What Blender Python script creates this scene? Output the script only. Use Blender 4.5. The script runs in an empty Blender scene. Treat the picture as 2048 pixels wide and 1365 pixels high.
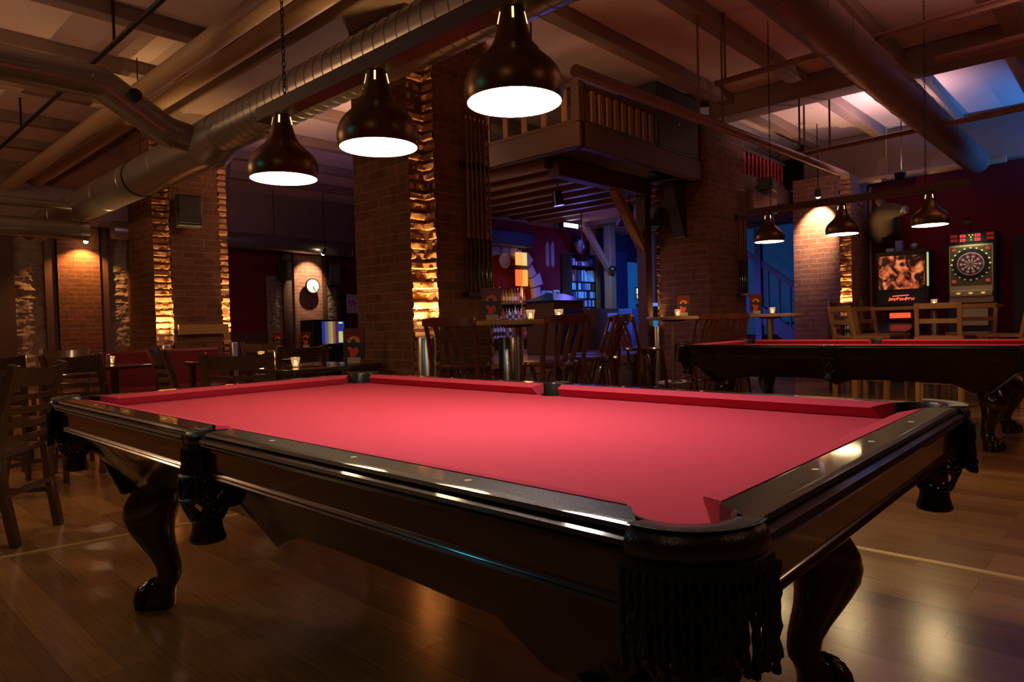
import bpy, bmesh, math, random
from mathutils import Vector, Matrix
random.seed(7)
PI = math.pi
SC = bpy.context.scene
COL = SC.collection

# ------------------------------------------------------------------ camera
YAW, PITCH, ROLL = 0.7507, -0.0255, -0.0260
cam_d = bpy.data.cameras.new('camera'); cam_d.sensor_width = 36; cam_d.lens = 23.739
cam_d.clip_start = 0.02
cam = bpy.data.objects.new('camera', cam_d); COL.objects.link(cam)
_f = Vector((math.cos(YAW)*math.cos(PITCH), math.sin(YAW)*math.cos(PITCH), math.sin(PITCH)))
_r = Vector((math.sin(YAW), -math.cos(YAW), 0)); _u = _r.cross(_f)
_r2 = _r*math.cos(ROLL)+_u*math.sin(ROLL); _u2 = -_r*math.sin(ROLL)+_u*math.cos(ROLL)
cam.matrix_world = Matrix(((_r2.x, _u2.x, -_f.x, -0.8092), (_r2.y, _u2.y, -_f.y, -0.4647), (_r2.z, _u2.z, -_f.z, 1.0467), (0, 0, 0, 1)))
SC.camera = cam

# ------------------------------------------------------------------ world, exposure
w = bpy.data.worlds.new('world'); SC.world = w; w.use_nodes = True
w.node_tree.nodes['Background'].inputs[0].default_value = (0.9, 0.55, 0.35, 1)
w.node_tree.nodes['Background'].inputs[1].default_value = 0.004
vs = SC.view_settings
vs.view_transform = 'Standard'; vs.look = 'None'; vs.gamma = 1; vs.use_curve_mapping = False
vs.exposure = 0.4

# light levels
LAMP_NEAR = 70.0      # lamp nearest the camera
LAMP_MID = 24.0       # the other two of the near table
LAMP_FAR = 30.0       # pendant lamps of the far table
UP_W = 100.0           # pillar uplights, watts
SPOT_W = 60.0         # wall spots

HALL_FILL = [((-1.3, 6.3, 2.6), 46, (1, 0.55, 0.28)), ((-2.4, -0.6, 3.1), 7, (1, 0.6, 0.34)), ((1.2, -2.8, 3.1), 7, (1, 0.6, 0.34)),
        ((6.4, -2.6, 3.1), 12, (1, 0.5, 0.3)), ((-2.4, 9.4, 2.9), 45, (1, 0.52, 0.25)), ((4.35, 6.3, 2.9), 50, (1, 0.55, 0.35))]   # added fill globes, out of view: place, watts, colour
# ------------------------------------------------------------------ materials
MATS = {}
def mat(name, col, rough=0.5, metal=0.0, emit=None, es=0.0, coat=0.0, spec=None, sheen=0.0, trans=0.0, noise=None, bump=0.0, bscale=40, sample=True):
    if name in MATS: return MATS[name]
    m = bpy.data.materials.new(name); m.use_nodes = True
    nt = m.node_tree; b = nt.nodes['Principled BSDF']
    b.inputs['Base Color'].default_value = (*col, 1)
    b.inputs['Roughness'].default_value = rough
    b.inputs['Metallic'].default_value = metal
    if coat: b.inputs['Coat Weight'].default_value = coat; b.inputs['Coat Roughness'].default_value = 0.06
    if spec is not None: b.inputs['Specular IOR Level'].default_value = spec
    if sheen: b.inputs['Sheen Weight'].default_value = sheen
    if trans: b.inputs['Transmission Weight'].default_value = trans
    if emit:
        b.inputs['Emission Color'].default_value = (*emit, 1); b.inputs['Emission Strength'].default_value = es
        if not sample: m.cycles.emission_sampling = 'NONE'
    if noise or bump:
        tc = nt.nodes.new('ShaderNodeTexCoord')
        nz = nt.nodes.new('ShaderNodeTexNoise'); nz.inputs['Scale'].default_value = bscale; nz.inputs['Detail'].default_value = 5
        nt.links.new(tc.outputs['Object'], nz.inputs['Vector'])
        if noise:
            mx = nt.nodes.new('ShaderNodeMix'); mx.data_type = 'RGBA'
            mx.inputs[6].default_value = (*col, 1); mx.inputs[7].default_value = (*noise, 1)
            nt.links.new(nz.outputs['Fac'], mx.inputs[0]); nt.links.new(mx.outputs[2], b.inputs['Base Color'])
        if bump:
            bp = nt.nodes.new('ShaderNodeBump'); bp.inputs['Strength'].default_value = bump; bp.inputs['Distance'].default_value = 0.01
            nt.links.new(nz.outputs['Fac'], bp.inputs['Height']); nt.links.new(bp.outputs['Normal'], b.inputs['Normal'])
    MATS[name] = m; return m

def wood(name, c1, c2, rough=0.35, coat=0.0, scale=(3, 3, 30), bump=0.15):
    m = mat(name, c1, rough, coat=coat); nt = m.node_tree; b = nt.nodes['Principled BSDF']
    tc = nt.nodes.new('ShaderNodeTexCoord'); mp = nt.nodes.new('ShaderNodeMapping'); mp.inputs['Scale'].default_value = scale
    nz = nt.nodes.new('ShaderNodeTexNoise'); nz.inputs['Scale'].default_value = 3; nz.inputs['Detail'].default_value = 6
    mx = nt.nodes.new('ShaderNodeMix'); mx.data_type = 'RGBA'; mx.inputs[6].default_value = (*c1, 1); mx.inputs[7].default_value = (*c2, 1)
    nt.links.new(tc.outputs['Object'], mp.inputs[0]); nt.links.new(mp.outputs[0], nz.inputs['Vector'])
    nt.links.new(nz.outputs['Fac'], mx.inputs[0]); nt.links.new(mx.outputs[2], b.inputs['Base Color'])
    bp = nt.nodes.new('ShaderNodeBump'); bp.inputs['Strength'].default_value = bump; bp.inputs['Distance'].default_value = 0.004
    nt.links.new(nz.outputs['Fac'], bp.inputs['Height']); nt.links.new(bp.outputs['Normal'], b.inputs['Normal'])
    return m

def brick(name, c1, c2, mort, bw=0.25, bh=0.078, rough=0.85, bump=0.6):
    """running-bond brickwork in metres, laid on whichever upright face it meets"""
    m = mat(name, c1, rough, spec=0.2); nt = m.node_tree; b = nt.nodes['Principled BSDF']; L = nt.links.new
    tc = nt.nodes.new('ShaderNodeTexCoord'); ge = nt.nodes.new('ShaderNodeNewGeometry')
    sp = nt.nodes.new('ShaderNodeSeparateXYZ'); L(tc.outputs['Object'], sp.inputs[0])
    sn = nt.nodes.new('ShaderNodeSeparateXYZ'); L(ge.outputs['Normal'], sn.inputs[0])
    ab = nt.nodes.new('ShaderNodeMath'); ab.operation = 'ABSOLUTE'; L(sn.outputs['Y'], ab.inputs[0])
    gt = nt.nodes.new('ShaderNodeMath'); gt.operation = 'GREATER_THAN'; gt.inputs[1].default_value = 0.6; L(ab.outputs[0], gt.inputs[0])
    mx = nt.nodes.new('ShaderNodeMix'); L(gt.outputs[0], mx.inputs[0]); L(sp.outputs['Y'], mx.inputs[2]); L(sp.outputs['X'], mx.inputs[3])
    cb = nt.nodes.new('ShaderNodeCombineXYZ'); L(mx.outputs[0], cb.inputs[0]); L(sp.outputs['Z'], cb.inputs[1])
    br = nt.nodes.new('ShaderNodeTexBrick'); L(cb.outputs[0], br.inputs['Vector'])
    br.inputs['Scale'].default_value = 1; br.inputs['Brick Width'].default_value = bw; br.inputs['Row Height'].default_value = bh
    br.inputs['Mortar Size'].default_value = 0.006; br.inputs['Mortar Smooth'].default_value = 0.3
    br.inputs['Color1'].default_value = (*c1, 1); br.inputs['Color2'].default_value = (*c2, 1); br.inputs['Mortar'].default_value = (*mort, 1)
    nz = nt.nodes.new('ShaderNodeTexNoise'); nz.inputs['Scale'].default_value = 14; nz.inputs['Detail'].default_value = 6; L(tc.outputs['Object'], nz.inputs['Vector'])
    mu = nt.nodes.new('ShaderNodeMix'); mu.data_type = 'RGBA'; mu.blend_type = 'MULTIPLY'; mu.inputs[0].default_value = 0.6
    L(br.outputs['Color'], mu.inputs[6]); L(nz.outputs['Fac'], mu.inputs[7]); L(mu.outputs[2], b.inputs['Base Color'])
    ad = nt.nodes.new('ShaderNodeMath'); ad.operation = 'MULTIPLY_ADD'; L(br.outputs['Fac'], ad.inputs[0]); ad.inputs[1].default_value = -1.0; L(nz.outputs['Fac'], ad.inputs[2])
    bp = nt.nodes.new('ShaderNodeBump'); bp.inputs['Strength'].default_value = bump; bp.inputs['Distance'].default_value = 0.012
    L(ad.outputs[0], bp.inputs['Height']); L(bp.outputs['Normal'], b.inputs['Normal'])
    return m

def floor_mat():
    m = mat('floor_laminate', (0.3, 0.17, 0.08), 0.3, spec=0.55); nt = m.node_tree; b = nt.nodes['Principled BSDF']; L = nt.links.new
    tc = nt.nodes.new('ShaderNodeTexCoord'); mp = nt.nodes.new('ShaderNodeMapping'); mp.inputs['Rotation'].default_value = (0, 0, PI/2)
    L(tc.outputs['Object'], mp.inputs[0])
    br = nt.nodes.new('ShaderNodeTexBrick'); L(mp.outputs[0], br.inputs['Vector'])
    br.inputs['Scale'].default_value = 1; br.inputs['Brick Width'].default_value = 0.62; br.inputs['Row Height'].default_value = 0.13
    br.inputs['Mortar Size'].default_value = 0.0004; br.offset = 0.37; br.offset_frequency = 3
    br.inputs['Color1'].default_value = (0.62, 0.36, 0.13, 1); br.inputs['Color2'].default_value = (0.38, 0.21, 0.075, 1); br.inputs['Mortar'].default_value = (0.08, 0.04, 0.018, 1)
    mp2 = nt.nodes.new('ShaderNodeMapping'); mp2.inputs['Scale'].default_value = (40, 2, 1); L(tc.outputs['Object'], mp2.inputs[0])
    nz = nt.nodes.new('ShaderNodeTexNoise'); nz.inputs['Scale'].default_value = 2.2; nz.inputs['Detail'].default_value = 5; L(mp2.outputs[0], nz.inputs['Vector'])
    mu = nt.nodes.new('ShaderNodeMix'); mu.data_type = 'RGBA'; mu.blend_type = 'MULTIPLY'; mu.inputs[0].default_value = 0.55
    L(br.outputs['Color'], mu.inputs[6]); L(nz.outputs['Fac'], mu.inputs[7]); L(mu.outputs[2], b.inputs['Base Color'])
    n2 = nt.nodes.new('ShaderNodeTexNoise'); n2.inputs['Scale'].default_value = 3; L(tc.outputs['Object'], n2.inputs['Vector'])
    mr = nt.nodes.new('ShaderNodeMapRange'); mr.inputs[3].default_value = 0.15; mr.inputs[4].default_value = 0.25; L(n2.outputs['Fac'], mr.inputs[0]); L(mr.outputs[0], b.inputs['Roughness'])
    bp = nt.nodes.new('ShaderNodeBump'); bp.inputs['Strength'].default_value = 0.06; bp.inputs['Distance'].default_value = 0.002
    L(nz.outputs['Fac'], bp.inputs['Height']); L(bp.outputs['Normal'], b.inputs['Normal'])
    return m

M_FLOOR = floor_mat()
M_BRICK = brick('brick_red', (0.25, 0.105, 0.058), (0.16, 0.07, 0.04), (0.26, 0.175, 0.105))
M_BRICKW = brick('brick_worn', (0.42, 0.2, 0.13), (0.34, 0.15, 0.1), (0.5, 0.34, 0.24), bw=0.24)
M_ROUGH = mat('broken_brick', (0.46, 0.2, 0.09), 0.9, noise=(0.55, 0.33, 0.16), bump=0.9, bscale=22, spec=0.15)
M_STONE = mat('rubble_stone', (0.16, 0.12, 0.08), 0.9, noise=(0.36, 0.28, 0.19), bump=1.0, bscale=9, spec=0.15)
M_REDWALL = mat('red_plaster', (0.17, 0.008, 0.014), 0.75, noise=(0.12, 0.006, 0.01), bscale=3, spec=0.25)
M_PANEL = mat('ceiling_plaster', (0.72, 0.56, 0.52), 0.9, noise=(0.6, 0.47, 0.44), bscale=3)
M_JOIST = mat('ceiling_paint', (0.3, 0.21, 0.17), 0.75, noise=(0.22, 0.15, 0.12), bscale=6)
M_TIMBER = wood('dark_timber', (0.05, 0.022, 0.012), (0.1, 0.045, 0.02), 0.6)
M_TIMBERL = wood('oiled_timber', (0.2, 0.09, 0.04), (0.3, 0.15, 0.07), 0.55)
M_BLACKWOOD = wood('black_varnish', (0.012, 0.006, 0.004), (0.03, 0.014, 0.008), 0.2, coat=0.7, scale=(4, 4, 4), bump=0.06)
M_RAIL = mat('rail_varnish', (0.01, 0.006, 0.004), 0.32, spec=0.15, coat=0.6, noise=(0.02, 0.011, 0.006), bump=0.22, bscale=420)
M_CLOTH = mat('red_cloth', (0.42, 0.042, 0.072), 0.9, noise=(0.50, 0.054, 0.092), bscale=160, bump=0.12, spec=0.08)
M_LEATHER = mat('black_leather', (0.016, 0.012, 0.01), 0.3, bump=0.15, bscale=120, spec=0.6)
M_ROPE = mat('black_cord', (0.012, 0.008, 0.006), 0.75, spec=0.4)
M_SIGHT = mat('pearl_inlay', (0.75, 0.66, 0.45), 0.3)
M_STITCH = mat('pale_thread', (0.5, 0.45, 0.35), 0.7)
M_BRONZE = mat('bronze_enamel', (0.15, 0.085, 0.035), 0.33, metal=0.8)
M_WHITEIN = mat('lamp_white', (0.85, 0.83, 0.78), 0.5)
M_DUCT = mat('galvanised_steel', (0.34, 0.32, 0.29), 0.32, metal=0.75, noise=(0.26, 0.245, 0.225), bscale=4)
M_BEIGE = mat('beige_pipe_paint', (0.42, 0.3, 0.18), 0.5)
M_PIPE = mat('brown_pipe_paint', (0.22, 0.12, 0.09), 0.45)
M_BLACK = mat('black_paint', (0.02, 0.021, 0.02), 0.45)
M_BLACKM = mat('black_metal', (0.02, 0.018, 0.016), 0.35, metal=0.6)
M_STEEL = mat('brushed_steel', (0.5, 0.47, 0.42), 0.28, metal=1.0)
M_CHROME = mat('chrome', (0.75, 0.72, 0.68), 0.12, metal=1.0)
M_BRASS = mat('brass', (0.55, 0.36, 0.12), 0.3, metal=1.0)
M_CHAIR = wood('brown_chair_wood', (0.06, 0.028, 0.012), (0.11, 0.05, 0.02), 0.28, coat=0.4)
M_BENT = wood('mahogany_bentwood', (0.075, 0.018, 0.008), (0.12, 0.03, 0.012), 0.25, coat=0.5)
M_PINE = wood('golden_pine', (0.36, 0.17, 0.06), (0.46, 0.24, 0.09), 0.4)
M_TABLETOP = wood('oak_top', (0.32, 0.18, 0.06), (0.42, 0.25, 0.09), 0.35, coat=0.3, scale=(3, 30, 3))
M_DARKTOP = wood('dark_table_top', (0.04, 0.02, 0.01), (0.08, 0.04, 0.02), 0.15, coat=0.6)
M_REDSEAT = mat('red_vinyl', (0.16, 0.008, 0.014), 0.5)
M_GLASS = mat('clear_glass', (0.9, 0.9, 0.9), 0.05, trans=0.85)
M_FLAME = mat('candle_flame', (1, 0.6, 0.25), 0.5, emit=(1.0, 0.42, 0.12), es=14, sample=False)
M_BLUEW = mat('blue_lit_wood', (0.1, 0.16, 0.3), 0.5)  # timber under blue light: the blue is put into its colour
def glow(name, c, s, sample=False): return mat(name, (0.02, 0.02, 0.02), 0.4, emit=c, es=s, sample=sample)

# ------------------------------------------------------------------ geometry helpers
def box(bm, x0, y0, z0, x1, y1, z1):
    v = [bm.verts.new(p) for p in ((x0,y0,z0),(x1,y0,z0),(x1,y1,z0),(x0,y1,z0),(x0,y0,z1),(x1,y0,z1),(x1,y1,z1),(x0,y1,z1))]
    for f in ((0,3,2,1),(4,5,6,7),(0,1,5,4),(1,2,6,5),(2,3,7,6),(3,0,4,7)): bm.faces.new([v[i] for i in f])
    return v
def bar(bm, a, b, w, h, up=(0,0,1)):
    """rectangular bar from a to b, w across, h along up"""
    a, b = Vector(a), Vector(b); d = (b-a).normalized(); up = Vector(up)
    s = d.cross(up)
    if s.length < 1e-4: s = d.cross(Vector((1,0,0)))
    s.normalize(); u = s.cross(d)
    v = []
    for p in (a, b):
        for i, j in ((-1,-1),(1,-1),(1,1),(-1,1)): v.append(bm.verts.new(p+s*(w/2*i)+u*(h/2*j)))
    for f in ((0,1,2,3),(7,6,5,4),(0,4,5,1),(1,5,6,2),(2,6,7,3),(3,7,4,0)): bm.faces.new([v[i] for i in f])
def tube(bm, pts, r, seg=8, caps=True, closed=False):
    pts = [Vector(p) for p in pts]; n = len(pts); rs = r if isinstance(r, (list, tuple)) else [r]*n
    rings = []; ref = None
    for i, p in enumerate(pts):
        if closed: t = pts[(i+1) % n]-pts[i-1]
        else: t = pts[min(i+1, n-1)]-pts[max(i-1, 0)]
        t.normalize()
        if ref is None:
            ref = Vector((0,0,1)) if abs(t.z) < 0.9 else Vector((1,0,0))
        s = t.cross(ref)
        if s.length < 1e-5: s = t.cross(Vector((0,1,0.3)))
        s.normalize(); ref = s.cross(t)
        rings.append([bm.verts.new(p+(s*math.cos(2*PI*k/seg)+ref*math.sin(2*PI*k/seg))*rs[i]) for k in range(seg)])
    m = n if closed else n-1
    for i in range(m):
        A, B = rings[i], rings[(i+1) % n]
        for k in range(seg): bm.faces.new((A[k], A[(k+1) % seg], B[(k+1) % seg], B[k]))
    if caps and not closed:
        bm.faces.new(list(reversed(rings[0]))); bm.faces.new(rings[-1])
def lathe(bm, prof, c=(0,0,0), seg=32, a0=0.0, a1=2*PI, cap=True):
    """prof = [(r, z)...] bottom to top round the z axis through c; a part turn when a1-a0 < 2pi"""
    full = abs(a1-a0-2*PI) < 1e-6; n = seg if full else seg+1
    cols = []
    for k in range(n):
        a = a0+(a1-a0)*k/seg
        cols.append([bm.verts.new((c[0]+r*math.cos(a), c[1]+r*math.sin(a), c[2]+z)) for r, z in prof])
    for k in range(seg):
        A, B = cols[k], cols[(k+1) % n]
        for i in range(len(prof)-1): bm.faces.new((A[i], B[i], B[i+1], A[i+1]))
    if full and cap:
        if prof[0][0] > 1e-4: bm.faces.new([cols[k][0] for k in reversed(range(n))])
        if prof[-1][0] > 1e-4: bm.faces.new([cols[k][-1] for k in range(n)])
    elif not full and cap:
        bm.faces.new(cols[0]); bm.faces.new(list(reversed(cols[-1])))
def prism(bm, poly, fn, a, b):
    """poly of (u, v) swept from a to b; fn(u, v, w) -> xyz ; a and b may be functions of (u, v)"""
    fa = a if callable(a) else (lambda u, v: a); fb = b if callable(b) else (lambda u, v: b)
    A = [bm.verts.new(fn(u, v, fa(u, v))) for u, v in poly]; B = [bm.verts.new(fn(u, v, fb(u, v))) for u, v in poly]
    n = len(poly)
    for i in range(n): bm.faces.new((A[i], A[(i+1) % n], B[(i+1) % n], B[i]))
    bm.faces.new(list(reversed(A))); bm.faces.new(B)
def ball(bm, c, r, sx=1, sy=1, sz=1, sub=2, rot=None):
    res = bmesh.ops.create_icosphere(bm, subdivisions=sub, radius=r)
    R = rot.to_matrix() if rot is not None else Matrix.Identity(3)
    for v in res['verts']: v.co = R @ Vector((v.co.x*sx, v.co.y*sy, v.co.z*sz))+Vector(c)
def obj(name, bm, m, parent=None, loc=None, bev=0.0, smooth=35):
    bmesh.ops.recalc_face_normals(bm, faces=bm.faces)
    me = bpy.data.meshes.new(name); bm.to_mesh(me); bm.free()
    if m is not None: me.materials.append(m)
    if smooth:
        for p in me.polygons: p.use_smooth = True
        me.set_sharp_from_angle(angle=math.radians(smooth))
    o = bpy.data.objects.new(name, me); COL.objects.link(o)
    if parent is not None: o.parent = parent
    if loc is not None: o.location = loc
    if bev:
        md = o.modifiers.new('bevel', 'BEVEL'); md.width = bev; md.segments = 2; md.limit_method = 'ANGLE'
    return o
def BM(): return bmesh.new()
def boxo(name, b, m, parent=None, bev=0.0):
    bm = BM(); box(bm, *b); return obj(name, bm, m, parent, bev=bev)
def tag(o, label, cat, group=None, kind=None):
    o['label'] = label
    if cat: o['category'] = cat
    if group: o['group'] = group
    if kind: o['kind'] = kind
    return o
def struct(o, label=None):
    o['kind'] = 'structure'
    if label: o['label'] = label
    return o
def thing(name, label, cat, loc=(0,0,0), rz=0.0, group=None):
    o = bpy.data.objects.new(name, None); COL.objects.link(o); o.empty_display_size = 0.1
    o.location = loc; o.rotation_euler = (0, 0, rz); return tag(o, label, cat, group)
def dup(root, loc, rz=0.0, label=None, group=None, scale=None):
    r = root.copy(); COL.objects.link(r); r.location = loc; r.rotation_euler = (0, 0, rz)
    if label: r['label'] = label
    if group: r['group'] = group
    if scale: r.scale = scale
    def rec(src, dst):
        for ch in list(src.children):
            c = ch.copy(); COL.objects.link(c); c.parent = dst
            rec(ch, c)
    rec(root, r); return r
def light(kind, name, loc, power, col, size=0.05, target=None, spot=None, blend=0.5, parent=None):
    d = bpy.data.lights.new(name, kind); d.energy = power; d.color = col
    if kind in ('POINT', 'SPOT'): d.shadow_soft_size = size
    if kind == 'SPOT': d.spot_size = spot or 1.2; d.spot_blend = blend
    if kind == 'AREA': d.size = size
    o = bpy.data.objects.new(name, d); COL.objects.link(o); o.location = loc
    if target is not None:
        o.rotation_euler = (Vector(target)-Vector(loc)).to_track_quat('-Z', 'Y').to_euler()
    if parent is not None: o.parent = parent
    return o
from mathutils import noise as mnoise
# ================================================================== THE SETTING
bm = BM(); box(bm, -4, -4, -0.1, 13, 13.6, 0); struct(obj('floor', bm, M_FLOOR, smooth=0))
bm = BM(); box(bm, -4, -4, 3.92, 13, 13.6, 4.05); struct(obj('ceiling', bm, M_PANEL, smooth=0))
boxes = {'wall_far': (-4, 13.2, 0, 5.5, 13.4, 3.92), 'wall_far_right': (5.5, 13.2, 0, 13, 13.4, 3.92), 'wall_right': (11.2, -4, 0, 11.4, 3.75, 3.92),
         'wall_stairs': (12.7, 3.75, 0, 12.9, 7.8, 3.92), 'wall_return': (9.4, 7.8, 0, 9.5, 13.2, 3.92), 'wall_left': (-4.1, -4, 0, -4, 13.4, 3.92), 'wall_back': (-4, -4.1, 0, 11.4, -4, 3.92)}
for k, b in boxes.items(): struct(boxo(k, b, M_REDWALL))
# wall behind the bar: red plaster with a round-headed opening to the bottle recess
bm = BM(); AX, AZ, AR = 7.62, 1.5, 0.75
pts = [(5.3, 0.58), (AX-AR, 0.58), (AX-AR, AZ)]
pts += [(AX-AR*math.cos(PI*k/20), AZ+AR*math.sin(PI*k/20)) for k in range(1, 20)]
pts += [(AX+AR, AZ), (AX+AR, 0.58), (10.3, 0.58), (10.3, 3.9), (5.3, 3.9)]
prism(bm, pts, lambda u, v, t: (u, t, v), 7.6, 7.8)
struct(obj('wall_bar', bm, M_REDWALL, smooth=0))
bm = BM(); box(bm, AX-1.1, 8.0, 0.5, AX+1.1, 8.06, 2.8); box(bm, AX-1.1, 7.8, 0.5, AX-1.05, 8.0, 2.8); box(bm, AX+1.05, 7.8, 0.5, AX+1.1, 8.0, 2.8); box(bm, AX-1.1, 7.8, 2.75, AX+1.1, 8.0, 2.8)
struct(obj('wall_recess', bm, M_REDWALL, smooth=0))
struct(boxo('wall_stage_back', (10.3, 7.6, 0, 12.7, 7.7, 3.9), mat('navy_wall', (0.03, 0.04, 0.08), 0.6)))
# stage platform of the bar room
M_STAGE = wood('stage_boards', (0.2, 0.13, 0.1), (0.3, 0.2, 0.15), 0.25, scale=(2, 25, 2))
bm = BM(); box(bm, 4.9, 4.75, 0.52, 12.7, 8.3, 0.58); box(bm, 4.9, 4.72, 0.46, 12.7, 4.78, 0.585)
struct(obj('floor_stage', bm, M_STAGE, smooth=0))
struct(boxo('trim_1', (4.9, 4.76, 0, 12.7, 4.8, 0.46), mat('stage_front', (0.25, 0.2, 0.22), 0.45, noise=(0.15, 0.12, 0.14), bscale=8)))
# joists across the hall and girders over the pillars
n = 2
for y in (-1.9, -0.7, 0.45, 1.5, 2.5, 3.42, 4.75, 6.1, 7.37, 8.7, 10.1, 11.5):
    struct(boxo('trim_%d' % n, (-4, y-0.08, 3.79, 11.2 if y < 3.7 else 12.7, y+0.08, 3.92), M_JOIST, bev=0.01)); n += 1
for x0, x1, z in ((2.3, 3.0, 3.56), (7.55, 7.9, 3.66), (-1.9, -1.5, 3.56), (10.95, 11.2, 3.2)):
    struct(boxo('trim_%d' % n, (x0, -4, z, x1, 13.2 if x0 < 7 else 3.7, 3.92), M_JOIST, bev=0.02)); n += 1
struct(boxo('trim_%d' % n, (-4, 13.0, 2.95, 9.4, 13.2, 3.92), M_JOIST)); n += 1
# mezzanine deck over the bar room with its joists and edge beams
struct(boxo('ceiling_mezzanine', (4.78, 3.74, 2.96, 12.7, 7.6, 3.06), M_TIMBER))
struct(boxo('trim_%d' % n, (4.72, 3.66, 2.82, 7.28, 3.76, 3.07), M_TIMBER, bev=0.01)); n += 1
struct(boxo('trim_%d' % n, (4.68, 3.66, 2.82, 4.78, 7.6, 3.07), M_TIMBER, bev=0.01)); n += 1
struct(boxo('trim_%d' % n, (8.42, 3.66, 2.82, 12.7, 3.76, 3.07), M_TIMBER, bev=0.01)); n += 1
struct(boxo('trim_%d' % n, (8.45, 3.5, 2.58, 9.3, 3.66, 2.8), M_TIMBERL, bev=0.01)); n += 1
struct(boxo('trim_%d' % n, (5.3, 4.42, 2.74, 7.3, 4.58, 2.95), M_TIMBER, bev=0.01)); n += 1
x = 5.25
while x < 12.4:
    struct(boxo('trim_%d' % n, (x, 4.6 if x < 7.3 else 3.8, 2.84, x+0.09, 7.55, 2.96), M_TIMBERL)); n += 1; x += 0.42
struct(boxo('trim_%d' % n, (7.14, 4.43, 0, 7.29, 4.58, 2.74), M_TIMBER, bev=0.01)); n += 1     # post beside the right pillar
struct(boxo('trim_%d' % n, (9.66, 6.75, 0.58, 9.84, 6.9, 2.84), M_TIMBERL, bev=0.01)); n += 1
struct(boxo('trim_%d' % n, (9.98, 7.3, 0.58, 10.14, 7.46, 2.84), M_TIMBERL, bev=0.01)); n += 1
struct(boxo('trim_%d' % n, (11.45, 6.9, 0.58, 11.57, 7.05, 2.84), M_TIMBERL, bev=0.01)); n += 1
# knee braces
def brace(name, a, b, wd, label):
    bm = BM(); bar(bm, a, b, wd, wd, up=(0, 1, 0)); return tag(obj(name, bm, M_TIMBERL, bev=0.01), label, 'beam')
brace('timber_brace', (6.5, 4.5, 2.76), (7.2, 4.5, 1.98), 0.11, 'diagonal brown timber brace between the bar beam and the post at the right pillar')
brace('timber_brace', (8.9, 6.8, 2.8), (9.68, 6.8, 2.02), 0.1, 'diagonal timber brace in the bar room catching cyan light above the disc shelf')
# floor expansion strips
bm = BM(); bar(bm, (-3.9, 4.1, 0.002), (4.4, 2.73, 0.002), 0.035, 0.006); struct(obj('trim_%d' % n, bm, mat('strip_brass', (0.72, 0.52, 0.2), 0.4, metal=0.25), smooth=0)); n += 1
bm = BM(); bar(bm, (2.44, -3.9, 0.002), (2.425, 1.2, 0.002), 0.035, 0.006); struct(obj('trim_%d' % n, bm, mat('strip_brass', (0.72, 0.52, 0.2), 0.4, metal=0.25), smooth=0)); n += 1
# far wall: brick piers, rubble panels and timber posts
def upright(name, x0, x1, m, z0=0, z1=2.95, y=13.2, d=0.12, bev=0):
    global n
    struct(boxo('wall_%s' % name, (x0, y-d, z0, x1, y, z1), m, bev=bev))
upright('pier_left', 2.36, 3.0, M_BRICK, d=0.2); upright('pier_clock', 6.74, 7.42, M_BRICKW, d=0.2)
for i, (x0, x1) in enumerate(((1.3, 1.76), (2.18, 2.34), (3.02, 3.14), (3.47, 3.6), (6.5, 6.7), (7.44, 7.56), (7.86, 7.92))):
    upright('post_%d' % i, x0, x1, M_TIMBER, d=0.16)
def rubble(name, x0, x1, z0, z1, y):
    bm = BM(); nx, nz = max(4, int((x1-x0)/0.022)), int((z1-z0)/0.022); G = []
    for j in range(nz+1):
        row = []
        for i in range(nx+1):
            px, pz = x0+(x1-x0)*i/nx, z0+(z1-z0)*j/nz
            d = 0.07+0.018*mnoise.noise((px*25, pz*28, y+7))+0.035*mnoise.noise((px*7+x0, pz*9, y))+0.035*abs(mnoise.noise((px*3, pz*14, y+3)))
            row.append(bm.verts.new((px, y-d, pz)))
        G.append(row)
    for j in range(nz):
        for i in range(nx): bm.faces.new((G[j][i], G[j][i+1], G[j+1][i+1], G[j+1][i]))
    struct(obj('wall_'+name, bm, M_STONE, smooth=25))
rubble('rubble_left', 1.76, 2.18, 0, 2.9, 13.2); rubble('rubble_middle', 3.14, 3.47, 0, 2.9, 13.2)
rubble('rubble_clock', 6.15, 6.52, 0, 2.2, 13.2); rubble('rubble_right', 7.56, 7.88, 0, 2.5, 13.2)
struct(boxo('door_1', (7.94, 13.16, 0, 8.14, 13.2, 1.85), M_BLACK))
struct(boxo('baseboard_far', (3.6, 13.15, 0, 6.15, 13.2, 1.0), M_TIMBER))

# ------------------------------------------------------------------ brick pillars
def rough_face(bm, p0, du, length, nrm, z0, z1, seed):
    """ragged ends of cut bricks: one face of a corner notch"""
    nu, nz = 8, int((z1-z0)/0.0195); G = []; rnd = random.Random(seed); dep = [rnd.uniform(0, 0.022) for _ in range(200)]
    for j in range(nz+1):
        z = z0+(z1-z0)*j/nz; c = int(z/0.078); ph = (z/0.078) % 1
        row = []
        for i in range(nu+1):
            u = length*i/nu
            d = dep[c % 200]+0.008*mnoise.noise((u*40+seed, z*45, seed))+0.014*mnoise.noise((u*14, z*13, seed+9))
            if ph < 0.2: d = -0.012+0.006*mnoise.noise((u*30, z*30, seed))
            row.append(bm.verts.new((p0[0]+du[0]*u+nrm[0]*d, p0[1]+du[1]*u+nrm[1]*d, z)))
        G.append(row)
    for j in range(nz):
        for i in range(nu): bm.faces.new((G[j][i], G[j][i+1], G[j+1][i+1], G[j+1][i]))
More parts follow.
